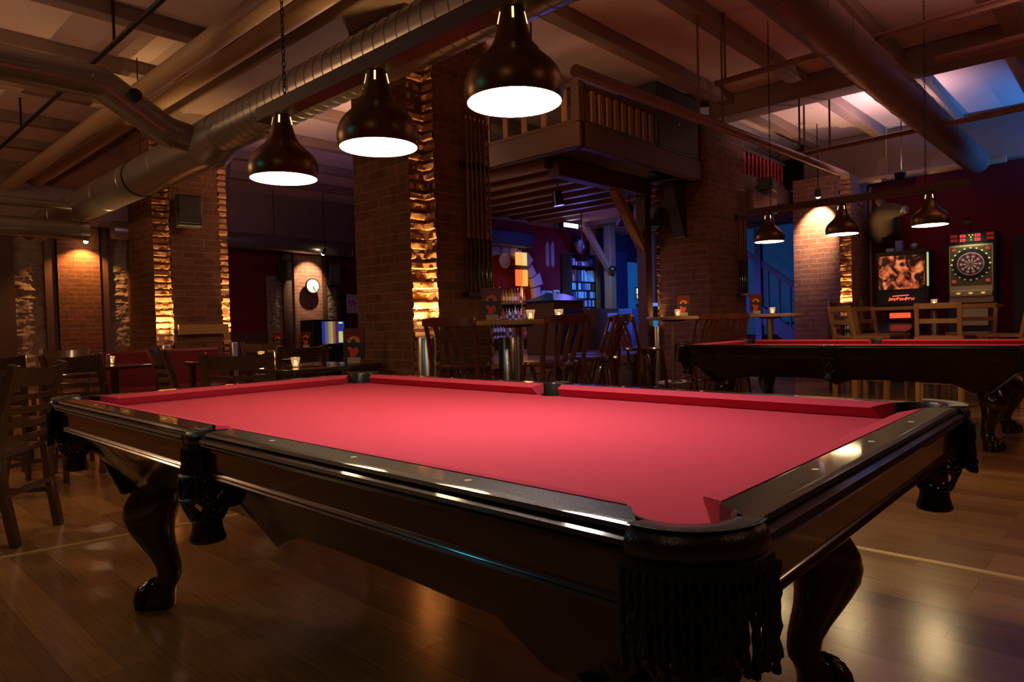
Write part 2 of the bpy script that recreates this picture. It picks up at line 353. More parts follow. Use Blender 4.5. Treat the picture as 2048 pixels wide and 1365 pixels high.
def pillar(name, label, x0, y0, x1, y1, z1, notches, m=M_BRICK, a=0.16, b=0.13, zn=0.02):
    """notches: which corners are cut, as (sx, sy) with -1 for the low side"""
    t = thing(name, label, 'pillar', (0, 0, 0))
    poly = []
    for sx, sy in ((-1,-1), (1,-1), (1,1), (-1,1)):
        cx, cy = (x0 if sx < 0 else x1), (y0 if sy < 0 else y1)
        if (sx, sy) in notches:
            A, B, D = (cx, cy-sy*b), (cx-sx*a, cy-sy*b), (cx-sx*a, cy)
            poly += [A, B, D] if sx*sy > 0 else [D, B, A]
        else: poly.append((cx, cy))
    bm = BM(); prism(bm, poly, lambda u, v, t_: (u, v, t_), 0, z1); obj('brick_shaft', bm, m, t, smooth=0)
    for k, (sx, sy) in enumerate(notches):
        cx, cy = (x0 if sx < 0 else x1), (y0 if sy < 0 else y1)
        bm = BM()
        rough_face(bm, (cx, cy-sy*(b+0.002)), (-sx, 0), a, (0, sy), zn, z1, k*3+x0)
        rough_face(bm, (cx-sx*(a+0.002), cy), (0, -sy), b, (sx, 0), zn, z1, k*3+1+x0)
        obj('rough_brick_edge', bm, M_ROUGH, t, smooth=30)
    return t
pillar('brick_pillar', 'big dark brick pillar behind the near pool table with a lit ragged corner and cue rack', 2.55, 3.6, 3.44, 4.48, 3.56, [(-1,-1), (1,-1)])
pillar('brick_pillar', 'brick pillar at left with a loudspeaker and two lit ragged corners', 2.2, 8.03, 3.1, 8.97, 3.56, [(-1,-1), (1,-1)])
pillar('brick_pillar', 'dark brick pillar right of the bar opening under a large black loudspeaker', 7.3, 3.6, 8.4, 4.42, 3.66, [(-1,1)], a=0.1, b=0.1)
pillar('brick_pillar', 'spotlit worn brick pillar beside the stairs at far right', 10.2, 2.78, 11.18, 3.6, 3.2, [(-1,-1)], m=M_BRICKW, a=0.14)

# uplights standing in the notches
def uplight(label, x, y, h=0.96, on=True, power=None, r=0.075, spx=(0.0, 0.0), group=None):
    t = thing('uplight', label, 'lamp', (x, y, 0), 0, group)
    bm = BM(); lathe(bm, [(r*0.96, 0), (r, 0.01), (r, h-0.01), (r*0.94, h), (r*0.88, h), (r*0.88, h-0.03)], cap=False, seg=24); obj('housing', bm, M_STEEL, t)
    bm = BM(); lathe(bm, [(0, h-0.03), (r*0.87, h-0.03)], seg=20, cap=False); obj('lens', bm, glow('uplight_lens', (1, 0.75, 0.45), 6.0) if on else M_STEEL, t)
    if on:
        l = light('SPOT', 'uplight_bulb', (spx[0], spx[1], h+0.0), power or UP_W, (1, 0.56, 0.2), 0.02, spot=1.35, blend=0.9, parent=t)
        l.rotation_euler = (PI, 0, 0)
    return t
uplight('steel uplight drum glowing at the foot of the big pillar ragged corner', 2.6, 3.63)
uplight('unlit pale uplight drum at the right edge of the big pillar', 3.43, 3.55, h=0.93, on=False)
uplight('steel uplight drum under the left ragged corner of the loudspeaker pillar', 2.26, 8.04, h=0.9)
uplight('slim uplight drum under the right ragged corner of the loudspeaker pillar', 3.08, 8.02, h=0.9, r=0.06)
uplight('uplight drum glowing at the bar side of the dark right pillar', 7.26, 4.36, h=0.96, r=0.05, power=10)
uplight('uplight drum glowing below the worn pillar near the pinball machine', 10.25, 2.82, h=1.0, r=0.055)

# ================================================================== POOL TABLE
TW, TL, TZ, BED = 1.232, 2.54, 0.80, 0.756
def circ(c, r, a0, a1, n=10): return [(c[0]+r*math.cos(a0+(a1-a0)*k/n), c[1]+r*math.sin(a0+(a1-a0)*k/n)) for k in range(n+1)]
def fringe_strands(bm, pts, z0, lens, r=0.0038):
    """twisted cords hanging from points on the leather"""
    for (x, y), ln in zip(pts, lens):
        P, R = [], []
        nst = int(ln/0.0075)
        ph = random.uniform(0, 6.28); sx, sy = random.uniform(-0.006, 0.006), random.uniform(-0.006, 0.006)
        for k in range(nst+1):
            q = k/nst
            P.append((x+sx*q*q+0.0012*math.cos(ph+k*1.3), y+sy*q*q+0.0012*math.sin(ph+k*1.3), z0-ln*q))
            R.append(r*(1.0+0.28*math.sin(ph+k*2.1)))
        R[-1] = r*1.5; R[-2] = r*1.4
        tube(bm, P, R, seg=6)
def net_basket(bm, c, z0, z1, r0, r1):
    """loops of leather strap: a lattice of teardrop openings"""
    def rad(q): return r0+(r1-r0)*q+0.012*math.sin(PI*q)
    nb = 8
    for k in range(nb):
        for s in (-1, 1):
            P = []
            for j in range(13):
                q = j/12; a = 2*PI*k/nb+s*(0.39*math.sin(q*PI*2)*1.0)
                P.append((c[0]+rad(q)*math.cos(a), c[1]+rad(q)*math.sin(a), z0+(z1-z0)*q))
            tube(bm, P, 0.0055, seg=5)
    for q in (0, 0.5, 1):
        tube(bm, [(c[0]+rad(q)*math.cos(2*PI*k/24), c[1]+rad(q)*math.sin(2*PI*k/24), z0+(z1-z0)*q) for k in range(24)], 0.006, seg=5, closed=True)
def pool_table(label):
    t = thing('pool_table', label, 'pool table', (0, 0, 0))
    W, Lh, Z = TW, TL, TZ
    # bed cloth with the six pocket mouths cut out
    pc = {'a': (-0.03, -0.03), 'b': (W+0.03, -0.03), 'c': (W+0.03, Lh+0.03), 'd': (-0.03, Lh+0.03), 'l': (-0.055, Lh/2), 'r': (W+0.055, Lh/2)}
    e = 0.045
    poly = circ(pc['a'], 0.064, PI*0.62, -PI*0.12, 12)
    poly += circ(pc['b'], 0.064, PI*1.12, PI*0.38, 12)
    poly += [(W+e, Lh/2-0.05)]+circ(pc['r'], 0.05, PI*1.42, PI*0.58, 10)+[(W+e, Lh/2+0.05)]
    poly += circ(pc['c'], 0.064, PI*1.62, PI*0.88, 12)
    poly += circ(pc['d'], 0.064, PI*0.12, -PI*0.62, 12)
    poly += [(-e, Lh/2+0.05)]+circ(pc['l'], 0.05, PI*0.42, -PI*0.42, 10)+[(-e, Lh/2-0.05)]
    bm = BM(); prism(bm, poly, lambda u, v, w_: (u, v, w_), BED-0.03, BED); obj('cloth_bed', bm, M_CLOTH, t, smooth=0)
    # rails : frame of each side: origin, direction along, outward direction, from, to, sights
    sides = [((0,0), (0,1), (-1,0), 0.0, Lh), ((W,0), (0,1), (1,0), 0.0, Lh), ((0,0), (1,0), (0,-1), 0.0, W), ((0,Lh), (1,0), (0,1), 0.0, W)]
    rail_prof = [(0.050, Z-0.035), (0.050, Z-0.001), (0.053, Z-0.0003), (0.055, Z), (0.0555, Z), (0.1065, Z), (0.107, Z), (0.118, Z-0.003), (0.122, Z-0.009), (0.116, Z-0.0115), (0.124, Z-0.014), (0.134, Z-0.017), (0.137, Z-0.023), (0.130, Z-0.027), (0.134, Z-0.031), (0.131, Z-0.037), (0.122, Z-0.04), (0.103, Z-0.041), (0.070, Z-0.041)]
    cush_prof = [(0.0, Z-0.0125), (0.003, Z-0.009), (0.05, Z+0.0005), (0.051, Z-0.04), (0.024, Z-0.043)]
    pan_prof = [(0.100, Z-0.04), (0.122, Z-0.04), (0.122, Z-0.046), (0.117, Z-0.049), (0.117, Z-0.092), (0.121, Z-0.095), (0.124, Z-0.100), (0.120, Z-0.104), (0.123, Z-0.108), (0.119, Z-0.113), (0.100, Z-0.113)]
    for (o, d, nn, a, b) in sides:
        fn = lambda u, v, s_, o=o, d=d, nn=nn: (o[0]+d[0]*s_+nn[0]*u, o[1]+d[1]*s_+nn[1]*u, v)
        long_side = b > 2
        segs = [(0.085, b/2-0.068), (b/2+0.068, b-0.085)] if long_side else [(0.085, b-0.085)]
        for (s0, s1) in segs:
            c0 = 1.0 if s0 < 0.1 else 0.45; c1 = 1.0 if s1 > b-0.1 else 0.45
            bm = BM(); prism(bm, cush_prof, fn, (lambda u, v, s0=s0, c0=c0: s0-u*c0*0.9), (lambda u, v, s1=s1, c1=c1: s1+u*c1*0.9)); obj('cushion', bm, M_CLOTH, t, smooth=20)
            r0 = s0-0.035 if s0 < 0.1 else s0-0.012; r1 = s1+0.035 if s1 > b-0.1 else s1+0.012
            cor = lambda u: 0.035-(u-0.05)*0.8
            fa = (lambda u, v: cor(u)) if s0 < 0.1 else r0
            fb = (lambda u, v, b=b: b-cor(u)) if s1 > b-0.1 else r1
            bm = BM(); prism(bm, rail_prof, fn, fa, fb); ro = obj('rail', bm, M_RAIL, t, smooth=28)
            nsp = 8 if long_side else 4
            for k in range(1, nsp):
                sp_ = b*k/nsp
                if s0+0.05 < sp_ < s1-0.05:
                    bm = BM(); cc = fn(0.0815, Z, sp_); lathe(bm, [(0.0, 0.0008), (0.0062, 0.0006), (0.0062, -0.002)], (cc[0], cc[1], cc[2]), 14, cap=False); obj('sight', bm, M_SIGHT, ro)
        bm = BM(); prism(bm, pan_prof, fn, -0.06, b+0.06); obj('apron', bm, M_BLACKWOOD, t, smooth=25)
        # deep cabinet side with a scalloped lower edge, leaning inwards
        bm = BM(); N = 36; F, B = [], []
        for k in range(N+1):
            q = k/N; s_ = -0.03+(b+0.06)*q
            e_ = abs(q-0.5)*2
            zb = 0.450+0.045*min(1, e_/0.09)+0.010*math.sin(min(1, e_/0.7)*PI)
            if e_ > 0.78: zb = 0.495-0.065*min(1, (e_-0.78)/0.12)
            sl = s_+(0.22 if long_side else 0.06)*(0.5-q)*2
            if not long_side: zb = 0.44
            for arr, off in ((F, 0.0), (B, 0.02)):
                arr.append((bm.verts.new(fn(0.085-off, Z-0.108, s_)), bm.verts.new(fn((-0.085 if long_side else -0.17)-off, zb, sl))))
        for k in range(N):
            bm.faces.new((F[k][0], F[k+1][0], F[k+1][1], F[k][1])); bm.faces.new((B[k][0], B[k][1], B[k+1][1], B[k+1][0]))
            bm.faces.new((F[k][1], F[k+1][1], B[k+1][1], B[k][1])); bm.faces.new((F[k][0], B[k][0], B[k+1][0], F[k+1][0]))
        bm.faces.new((F[0][0], F[0][1], B[0][1], B[0][0])); bm.faces.new((F[N][0], B[N][0], B[N][1], F[N][1]))
        obj('cabinet_side', bm, M_BLACKWOOD, t, smooth=20)
    bm = BM(); box(bm, 0.03, 0.03, 0.63, W-0.03, Lh-0.03, 0.72); obj('frame_beam', bm, M_BLACK, t, smooth=0)
    # legs with claw feet
    for sx, sy in ((-1,-1), (1,-1), (1,1), (-1,1)):
        bx, by = (0.135 if sx < 0 else W-0.135), (0.20 if sy < 0 else Lh-0.26)
        dx, dy = sx*0.7071, sy*0.7071
        prof = [(0.46, 0.0, 0.088), (0.43, 0.010, 0.098), (0.40, 0.022, 0.104), (0.36, 0.034, 0.100), (0.32, 0.036, 0.090), (0.28, 0.026, 0.077), (0.24, 0.010, 0.065), (0.20, -0.010, 0.055), (0.16, -0.026, 0.048), (0.125, -0.030, 0.046), (0.10, -0.022, 0.050), (0.075, 0.0, 0.056), (0.05, 0.014, 0.062), (0.02, 0.016, 0.064), (0.0, 0.016, 0.060)]
        bm = BM(); rings = []
        for z, off, r in prof:
            ring = []
            for k in range(20):
                a = 2*PI*k/20; ca, sa = math.cos(a), math.sin(a)
                ex = abs(ca)**0.7*math.copysign(1, ca)*r*0.92; ey = abs(sa)**0.7*math.copysign(1, sa)*r*0.78
                ring.append(bm.verts.new((bx+dx*(off+ex)-dy*ey, by+dy*(off+ex)+dx*ey, z)))
            rings.append(ring)
        for i in range(len(rings)-1):
            for k in range(20): bm.faces.new((rings[i][k], rings[i][(k+1) % 20], rings[i+1][(k+1) % 20], rings[i+1][k]))
        bm.faces.new(rings[0]); bm.faces.new(list(reversed(rings[-1])))
        lg = obj('leg', bm, M_BLACKWOOD, t, smooth=50)
        bm = BM()
        for ang in (-0.75, -0.25, 0.25, 0.75):
            ca, sa = math.cos(ang), math.sin(ang)
            vx, vy = dx*ca-dy*sa, dy*ca+dx*sa
            P = [(bx+vx*q+dx*0.014, by+vy*q+dy*0.014, zz) for q, zz in ((0.03, 0.095), (0.052, 0.078), (0.066, 0.055), (0.074, 0.03), (0.076, 0.008))]
            tube(bm, P, [0.012, 0.018, 0.019, 0.018, 0.011], seg=8)
        ball(bm, (bx+dx*0.02, by+dy*0.02, 0.028), 0.05, 1, 1, 0.56); obj('claw_foot', bm, M_BLACKWOOD, lg, smooth=50)
    # pockets
    for key, (cx, cy) in pc.items():
        corner = key in 'abcd'
        if corner:
            base = {'a': PI*1.25, 'b': PI*1.75, 'c': PI*0.25, 'd': PI*0.75}[key]; half, ri, ro_ = PI*0.30, 0.062, 0.106
        else:
            base = PI if key == 'l' else 0.0; half, ri, ro_ = PI*0.19, 0.046, 0.084
        bm = BM(); N = 28
        prof = [(0.002, 0.70), (0.0, Z-0.012), (0.002, Z-0.002), (0.008, Z+0.002)]
        prof += [(0.024, Z+0.004)] if not corner else [(0.03, Z+0.005), (0.045, Z+0.005)]
        wd = ro_-ri
        prof += [(wd-0.008, Z+0.002), (wd, Z-0.004), (wd+0.005, Z-0.016), (wd+0.004, Z-0.03), (wd-0.002, Z-0.039), (wd-0.02, Z-0.041)]
        prof = [(ri+u, z) for u, z in prof]
        lathe(bm, prof, (cx, cy, 0), N, base-half, base+half)
        h2 = PI*0.46
        lathe(bm, [(ri, 0.70), (ri-0.001, Z-0.006), (ri+0.002, Z+0.001), (ri+0.006, Z+0.001), (ri+0.008, Z-0.006), (ri+0.008, 0.70)], (cx, cy, 0), N, base-h2, base+h2)
        pk = obj('pocket', bm, M_LEATHER, t, smooth=45)
        # stitched seam
        bm = BM(); rs = ri+(0.040 if corner else 0.018); st = int(2*half*rs/0.0052)
        for k in range(st+1):
            a = base-half+2*half*k/st; tube(bm, [(cx+rs*math.cos(a), cy+rs*math.sin(a), Z+0.0052), (cx+(rs)*math.cos(a+0.025), cy+rs*math.sin(a+0.025), Z+0.0052)], 0.0008, seg=4)
        obj('seam', bm, M_STITCH, pk, smooth=0)
        # inner well
        bm = BM(); lathe(bm, [(ri*0.9, 0.60), (ri, 0.68), (ri, BED-0.004)], (cx, cy, 0), 24, cap=False); obj('well', bm, M_LEATHER, pk)
        # shield and cord fringe
        nst = 22 if corner else 11; rr = ro_+0.007; hs = half+0.03
        pts, lens = [], []
        for lay in range(2):
            for k in range(nst):
                a = base-hs+2*hs*(k+0.5*lay)/(nst-0.5); r_ = rr+0.004*lay
                pts.append((cx+r_*math.cos(a), cy+r_*math.sin(a))); lens.append(random.uniform(0.095, 0.13) if corner else random.uniform(0.11, 0.13))
        bm = BM(); fringe_strands(bm, pts, Z-0.045, lens); 
        lathe(bm, [(rr-0.003, Z-0.060), (rr+0.002, Z-0.060), (rr+0.001, Z-0.036), (rr-0.003, Z-0.036)], (cx, cy, 0), 20, base-hs, base+hs)
        obj('fringe', bm, M_ROPE, pk, smooth=60)
        ox, oy = (cx+0.035*math.cos(base), cy+0.035*math.sin(base)) if corner else (cx+0.045*math.cos(base), cy)
        bm = BM(); net_basket(bm, (ox, oy), 0.69, 0.575, 0.058, 0.036); obj('net_basket', bm, M_LEATHER, pk, smooth=60)
        bm = BM(); lathe(bm, [(0.0, 0.52), (0.042, 0.518), (0.044, 0.524), (0.036, 0.55), (0.034, 0.576), (0.0, 0.577)], (ox, oy, 0), 18); obj('ball_cup', bm, M_LEATHER, pk)
    return t
table_near = pool_table('near black pool table with bright red cloth and rope fringed pockets')
table_far = dup(table_near, (5.2, 0.17, 0), 0, 'far black pool table at right under the second row of lamps')

# ================================================================== PENDANT LAMPS
def pendant(label, power, tint, nm):
    t = thing('pendant_lamp', label, 'lamp', (0, 0, 0), 0)
    out = [(0.136, 0.0), (0.1395, 0.012), (0.1425, 0.035), (0.140, 0.058), (0.131, 0.082), (0.115, 0.104), (0.096, 0.122), (0.078, 0.138), (0.064, 0.155), (0.054, 0.175), (0.046, 0.20), (0.040, 0.225), (0.034, 0.255), (0.029, 0.28), (0.024, 0.292), (0.0, 0.293)]
    inn = [(0.133, 0.001), (0.139, 0.035), (0.128, 0.08), (0.10, 0.113), (0.06, 0.15), (0.0, 0.2)]
    bm = BM(); lathe(bm, out, seg=48, cap=False); lathe(bm, [(0.136, 0.0), (0.133, 0.001)], seg=48, cap=False); obj('shade', bm, M_BRONZE, t, smooth=60)
    bm = BM(); lathe(bm, inn, seg=48, cap=False); obj('reflector', bm, M_WHITEIN, t, smooth=60)
    bm = BM(); lathe(bm, [(0.0, 0.016), (0.09, 0.014), (0.131, 0.008)], seg=40, cap=False); obj('diffuser', bm, glow('lamp_glow_'+nm, tint, power, True), t, smooth=60)
    for k in range(4):
        a = PI/4+k*PI/2; bm = BM(); bar(bm, (0.0415*math.cos(a), 0.0415*math.sin(a), 0.224), (0.0345*math.cos(a), 0.0345*math.sin(a), 0.256), 0.006, 0.003, up=(math.cos(a), math.sin(a), 0.2)); obj('vent_slot', bm, glow('slot_glow', (1, 0.72, 0.25), 1.6), t)
    bm = BM(); tube(bm, [(0, 0, 0.285), (0, 0, 0.30)], 0.014, 10); obj('stem', bm, M_BLACKM, t)
    return t
LX, LZ = 0.62, 1.672
for i, (y, lab, tint, nm) in enumerate(((0.835, 'largest bronze bell lamp nearest the camera above the near pool table', (1, 0.84, 0.76), 'near'), (1.48, 'middle bronze bell lamp over the near pool table in front of the big brick pillar', (1, 0.70, 0.38), 'mid'), (2.14, 'bronze bell lamp at the far left end of the beam over the near pool table', (1, 0.70, 0.38), 'mid'))):
    p = pendant(lab, LAMP_NEAR if nm == 'near' else LAMP_MID, tint, nm); p.location = (LX, y, LZ)
FX = 5.75
for y, lab in ((2.19, 'bronze bell lamp over the left end of the far pool table'), (1.52, 'middle bronze bell lamp over the far pool table in front of the worn pillar'), (0.83, 'bronze bell lamp over the right half of the far pool table left of the dartboard')):
    p = pendant(lab, LAMP_FAR, (1, 0.72, 0.34), 'far'); p.location = (FX, y, 1.78)
def chain(bm, p0, p1):
    p0, p1 = Vector(p0), Vector(p1); n_ = int((p1-p0).length/0.026)
    for k in range(n_):
        c = p0+(p1-p0)*((k+0.5)/n_)
        P = []
        for j in range(10):
            a = 2*PI*j/10; q = 0.0065*math.cos(a); zz = 0.017*math.sin(a)
            P.append((c.x+(q if k % 2 else 0), c.y+(0 if k % 2 else q), c.z+zz))
        tube(bm, P, 0.0022, seg=5, closed=True)
def lamp_beam(label, x, y0, y1, z, chains, w_=0.07, h_=0.06):
    t = thing('lamp_beam', label, 'beam', (x, (y0+y1)/2, z)); d = (y1-y0)/2
    bm = BM(); box(bm, -w_/2, -d, -h_/2, w_/2, d, h_/2); obj('beam', bm, M_TIMBER, t, bev=0.006)
    for cy, cx in chains:
        bm = BM(); chain(bm, (0, cy-(y0+y1)/2, h_/2), (cx, cy-(y0+y1)/2, 3.9-z)); obj('chain', bm, M_BLACKM, t)
lamp_beam('dark timber lamp beam hung on chains over the near pool table', LX, 0.1, 2.3, LZ+0.293, ((0.35, 0.0), (2.11, 0.0)))
lamp_beam('timber lamp beam hung on chains over the far pool table', FX, 0.55, 2.42, 1.78+0.31, ((0.86, 0.0), (2.17, 0.0)), 0.08, 0.06)

# ================================================================== DUCTS AND PIPES
def ribbed(bm, a, b, r, step=0.11, seg=28):
    a, b = Vector(a), Vector(b); L_ = (b-a).length; d = (b-a)/L_; tube(bm, [a, b], r, seg)
    k = step
    while k < L_-0.02:
        tube(bm, [a+d*(k-0.004), a+d*k, a+d*(k+0.004)], [r, r+0.004, r], seg, caps=False); k += step
def smooth_path(pts, k=6, ins=0.12):
    """rounds the corners of a polyline"""
    P = [Vector(p) for p in pts]; out = [P[0]]
    for i in range(1, len(P)-1):
        a = P[i]+(P[i-1]-P[i]).normalized()*ins; b = P[i]+(P[i+1]-P[i]).normalized()*ins
        for j in range(k+1):
            q = j/k; out.append(a*(1-q)**2+P[i]*2*q*(1-q)+b*q*q)
    out.append(P[-1]); return out
t = thing('spiral_duct', 'long ribbed steel ventilation duct with a bent branch, running over the near table', 'duct', (1.75, 4, 2.69))
bm = BM(); ribbed(bm, (0, -3.6, 0.05), (0, 1.15, 0.03), 0.168); obj('narrow_run', bm, M_DUCT, t, smooth=50)
bm = BM(); ribbed(bm, (0, 1.5, -0.02), (0, 7.6, -0.05), 0.19, step=0.9); obj('wide_run', bm, M_DUCT, t, smooth=50)
bm = BM(); tube(bm, [(0, 1.15, 0.03), (0, 1.22, 0.02), (0, 1.42, -0.02), (0, 1.5, -0.02)], [0.172, 0.18, 0.205, 0.205], 28); obj('reducer', bm, M_DUCT, t, smooth=50)
bm = BM(); tube(bm, [(0, 3.1, -0.03), (0, 3.12, -0.03)], 0.197, 28); tube(bm, [(0, 3.11, 0.16), (0, 3.11, 1.2)], 0.006, 6); obj('hanger_band', bm, M_BLACKM, t)
OFF = Vector((0, 1.5, 0.01))
bm = BM(); tube(bm, smooth_path([(-0.1, 0, -0.01), (-0.34, 0, 0.03), (-0.82, 0, 0.32), (-3.6, 0, 0.30)], 3, 0.06), 0.125, 24); obj('branch_run', bm, M_DUCT, t, loc=OFF, smooth=50)
bm = BM()
for c in ((-0.30, 0.02), (-0.40, 0.07), (-0.78, 0.30), (-0.90, 0.32)): ball(bm, (c[0], 0, c[1]), 0.129, 0.25 if c[0] > -0.35 or c[0] < -0.85 else 0.5, 1, 1, 2)
obj('joint_ring', bm, M_DUCT, t, loc=OFF, smooth=50)
bm = BM(); tube(bm, [(-0.62, -0.15, 0.23), (-0.62, -0.17, 0.23)], 0.05, 16); obj('damper_cap', bm, M_BLACK, t, loc=OFF)
for z, r in ((2.60, 0.055), (2.32, 0.115)):
    bm = BM(); ribbed(bm, (-5.6, 5.0, z-2.69), (0, 5.0, z-2.69), r, 0.5); obj('side_run', bm, M_DUCT, t, smooth=50)
t = thing('rear_duct', 'wide steel duct along the far wall above the clock pier', 'duct', (3.1, 12.6, 2.86))
bm = BM(); ribbed(bm, (0, 0, 0), (6.2, 0, -0.06), 0.16, 0.8); obj('run', bm, M_DUCT, t, smooth=50)
for x in (0.8, 3.0, 5.0):
    bm = BM(); tube(bm, [(x, 0, 0.14), (x, 0, 1.06)], 0.008, 6); obj('hanger', bm, M_BLACKM, t)
bm = BM(); tube(bm, smooth_path([(3.4, 10.2, 2.6), (3.7, 10.2, 2.72), (3.9, 10.2, 3.1), (4.05, 10.2, 3.92)], 4, 0.08), 0.11, 18); tag(obj('bent_duct', bm, M_DUCT, smooth=50), 'short bent duct rising beside the left loudspeaker pillar', 'duct')
bm = BM(); ribbed(bm, (2.4, 1.24, 3.17), (10.75, 1.24, 3.17), 0.165, 0.55); tag(obj('spiral_duct', bm, mat('brown_duct_paint', (0.15, 0.10, 0.09), 0.45), smooth=50), 'round ventilation duct crossing the ceiling at upper right', 'duct')
def pipe(label, pts, r, m, hang=(), seg=10):
    bm = BM(); tube(bm, pts, r, seg)
    if not hang: return tag(obj('ceiling_pipe', bm, m, smooth=50), label, 'pipe')
    t = thing('ceiling_pipe', label, 'pipe', pts[0]); o = obj('run', bm, m, t, smooth=50); o.location = -Vector(pts[0])
    for x_, y_, z_ in hang:
        b2 = BM(); tube(b2, [(x_, y_, z_), (x_, y_, 3.92)], 0.012, 6); h = obj('hanger', b2, m, t); h.location = -Vector(pts[0])
    return t
pipe('beige pipe along the ceiling at upper left nearest the long duct', [(2.12, -2, 3.62), (2.12, 13, 3.62)], 0.085, M_BEIGE)
pipe('second beige pipe along the ceiling at upper left', [(1.72, -2, 3.5), (1.72, 13, 3.5)], 0.09, M_BEIGE)
pipe('thin dark sprinkler pipe at far upper left', [(1.2, -2, 3.55), (1.2, 13, 3.55)], 0.022, M_BLACKM, [(1.2, y, 3.55) for y in (4.5, 6, 7.8, 9.4)])
pipe('brown pipe crossing before the wooden balcony rail', [(3.0, 2.42, 2.80), (9.5, 2.6, 3.04)], 0.045, M_PIPE, [(5.4, 2.48, 2.88), (4.9, 2.47, 2.87), (7.6, 2.55, 2.97)])
pipe('brown sprinkler pipe left of the far lamp chains', [(5.3, 2.5, 3.28), (5.3, 0.0, 3.30)], 0.028, M_PIPE, [(5.3, 2.4, 3.28)])
pipe('brown pipe above the far lamps by the round duct', [(7.9, 2.9, 3.06), (7.9, 0.4, 3.12)], 0.028, M_PIPE, [(7.9, 2.6, 3.06), (7.9, 2.3, 3.07)])
pipe('pale pipe high on the right wall', [(10.8, 3.9, 3.12), (10.8, 0.9, 3.16)], 0.05, M_BEIGE, [(10.8, 2.4, 3.14)])
pipe('brown pipe at the right edge of the ceiling', [(6.4, 0.9, 3.35), (6.4, -2.5, 3.4)], 0.03, M_PIPE)
pipe('thin brown pipe below the blue lit ceiling', [(8.6, 1.0, 3.3), (8.6, -2.5, 3.3)], 0.03, M_PIPE, [(8.6, 0.4, 3.3)])

# globes added for warm fill, out of view around the hall
for i, (p, w_, c) in enumerate(HALL_FILL):
    t = thing('fill_globe', ('added unseen fill globe hanging left of the dining chairs', 'added unseen fill globe hanging behind the camera', 'added unseen fill globe hanging right of the camera', 'added unseen fill globe hanging right of the far pool table', 'added unseen fill globe hanging at the far left', 'added unseen fill globe hanging behind the big brick pillar')[i], 'lamp', p)
    bm = BM(); ball(bm, (0, 0, 0), 0.2, sub=3); g = obj('globe', bm, glow('fill_glow_%d' % i, c, w_*0.633, True)); g.parent = t
    bm = BM(); tube(bm, [(0, 0, 0.19), (0, 0, 3.92-p[2])], 0.008, 6); obj('cord', bm, M_BLACKM, t)

# ================================================================== SEATS AND TABLES
def ladder_chair(label, m=None, group=None):
    """front towards +y"""
    m = m or M_CHAIR
    t = thing('ladder_back_chair', label, 'chair', (0,0,0), 0, group)
    def post(x, y, s): return [(x*0.94, y-0.06, 0.0), (x*0.97, y-0.02, 0.25), (x, y, 0.46), (x*1.0, y-0.03, 0.68), (x*1.03, y-0.10, 0.905)]
    PB = {}
    for s in (-1, 1):
        P = post(s*0.205, -0.20, s); PB[s] = P
        bm = BM()
        for i in range(4): bar(bm, P[i], (Vector(P[i+1])+(Vector(P[i+1])-Vector(P[i])).normalized()*0.004), 0.044, 0.04, up=(0, 1, 0))
        obj('back_post', bm, m, t, bev=0.005)
        bm = BM(); prism(bm, [(-0.019,-0.019),(0.019,-0.019),(0.019,0.019),(-0.019,0.019)], lambda u, v, z, s=s: (s*0.19+u*(0.75+0.25*z/0.44), 0.19+v*(0.75+0.25*z/0.44), z), 0, 0.44); obj('front_leg', bm, m, t, bev=0.004)
    def at(z):
        P = PB[1]
        for i in range(4):
            if P[i][2] <= z <= P[i+1][2]:
                q = (z-P[i][2])/(P[i+1][2]-P[i][2]); return P[i][1]+(P[i+1][1]-P[i][1])*q
        return P[-1][1]
    for z0, z1 in ((0.80, 0.895), (0.725, 0.755), (0.655, 0.69), (0.585, 0.62), (0.515, 0.55)):
        bm = BM(); A = []
        for k in range(13):
            q = k/12; x = -0.20+0.40*q; bow = -0.045*math.sin(PI*q)
            ring = [bm.verts.new((x, at(z)+bow+d, z-0.012*math.sin(PI*q)*(1 if z1-z0 > 0.05 else 0.3))) for d, z in ((-0.009, z0), (0.009, z0), (0.009, z1), (-0.009, z1))]
            A.append(ring)
        for k in range(12):
            for j in range(4): bm.faces.new((A[k][j], A[k][(j+1) % 4], A[k+1][(j+1) % 4], A[k+1][j]))
        bm.faces.new(A[0]); bm.faces.new(list(reversed(A[-1]))); obj('slat', bm, m, t, smooth=50)
    bm = BM(); prism(bm, [(-0.19,-0.20),(0.19,-0.20),(0.225,0.0),(0.21,0.20),(0.12,0.235),(-0.12,0.235),(-0.21,0.20),(-0.225,0.0)], lambda u, v, z: (u, v, z), 0.44, 0.47); obj('seat', bm, m, t, bev=0.008)
    for a, b in (((-0.19,0.19,0.2),(-0.2,-0.225,0.2)), ((0.19,0.19,0.2),(0.2,-0.225,0.2)), ((-0.19,0.0,0.2),(0.19,0.0,0.2)), ((-0.2,-0.23,0.26),(0.2,-0.23,0.26))):
        bm = BM(); bar(bm, a, b, 0.018, 0.025); obj('stretcher', bm, m, t)
    return t
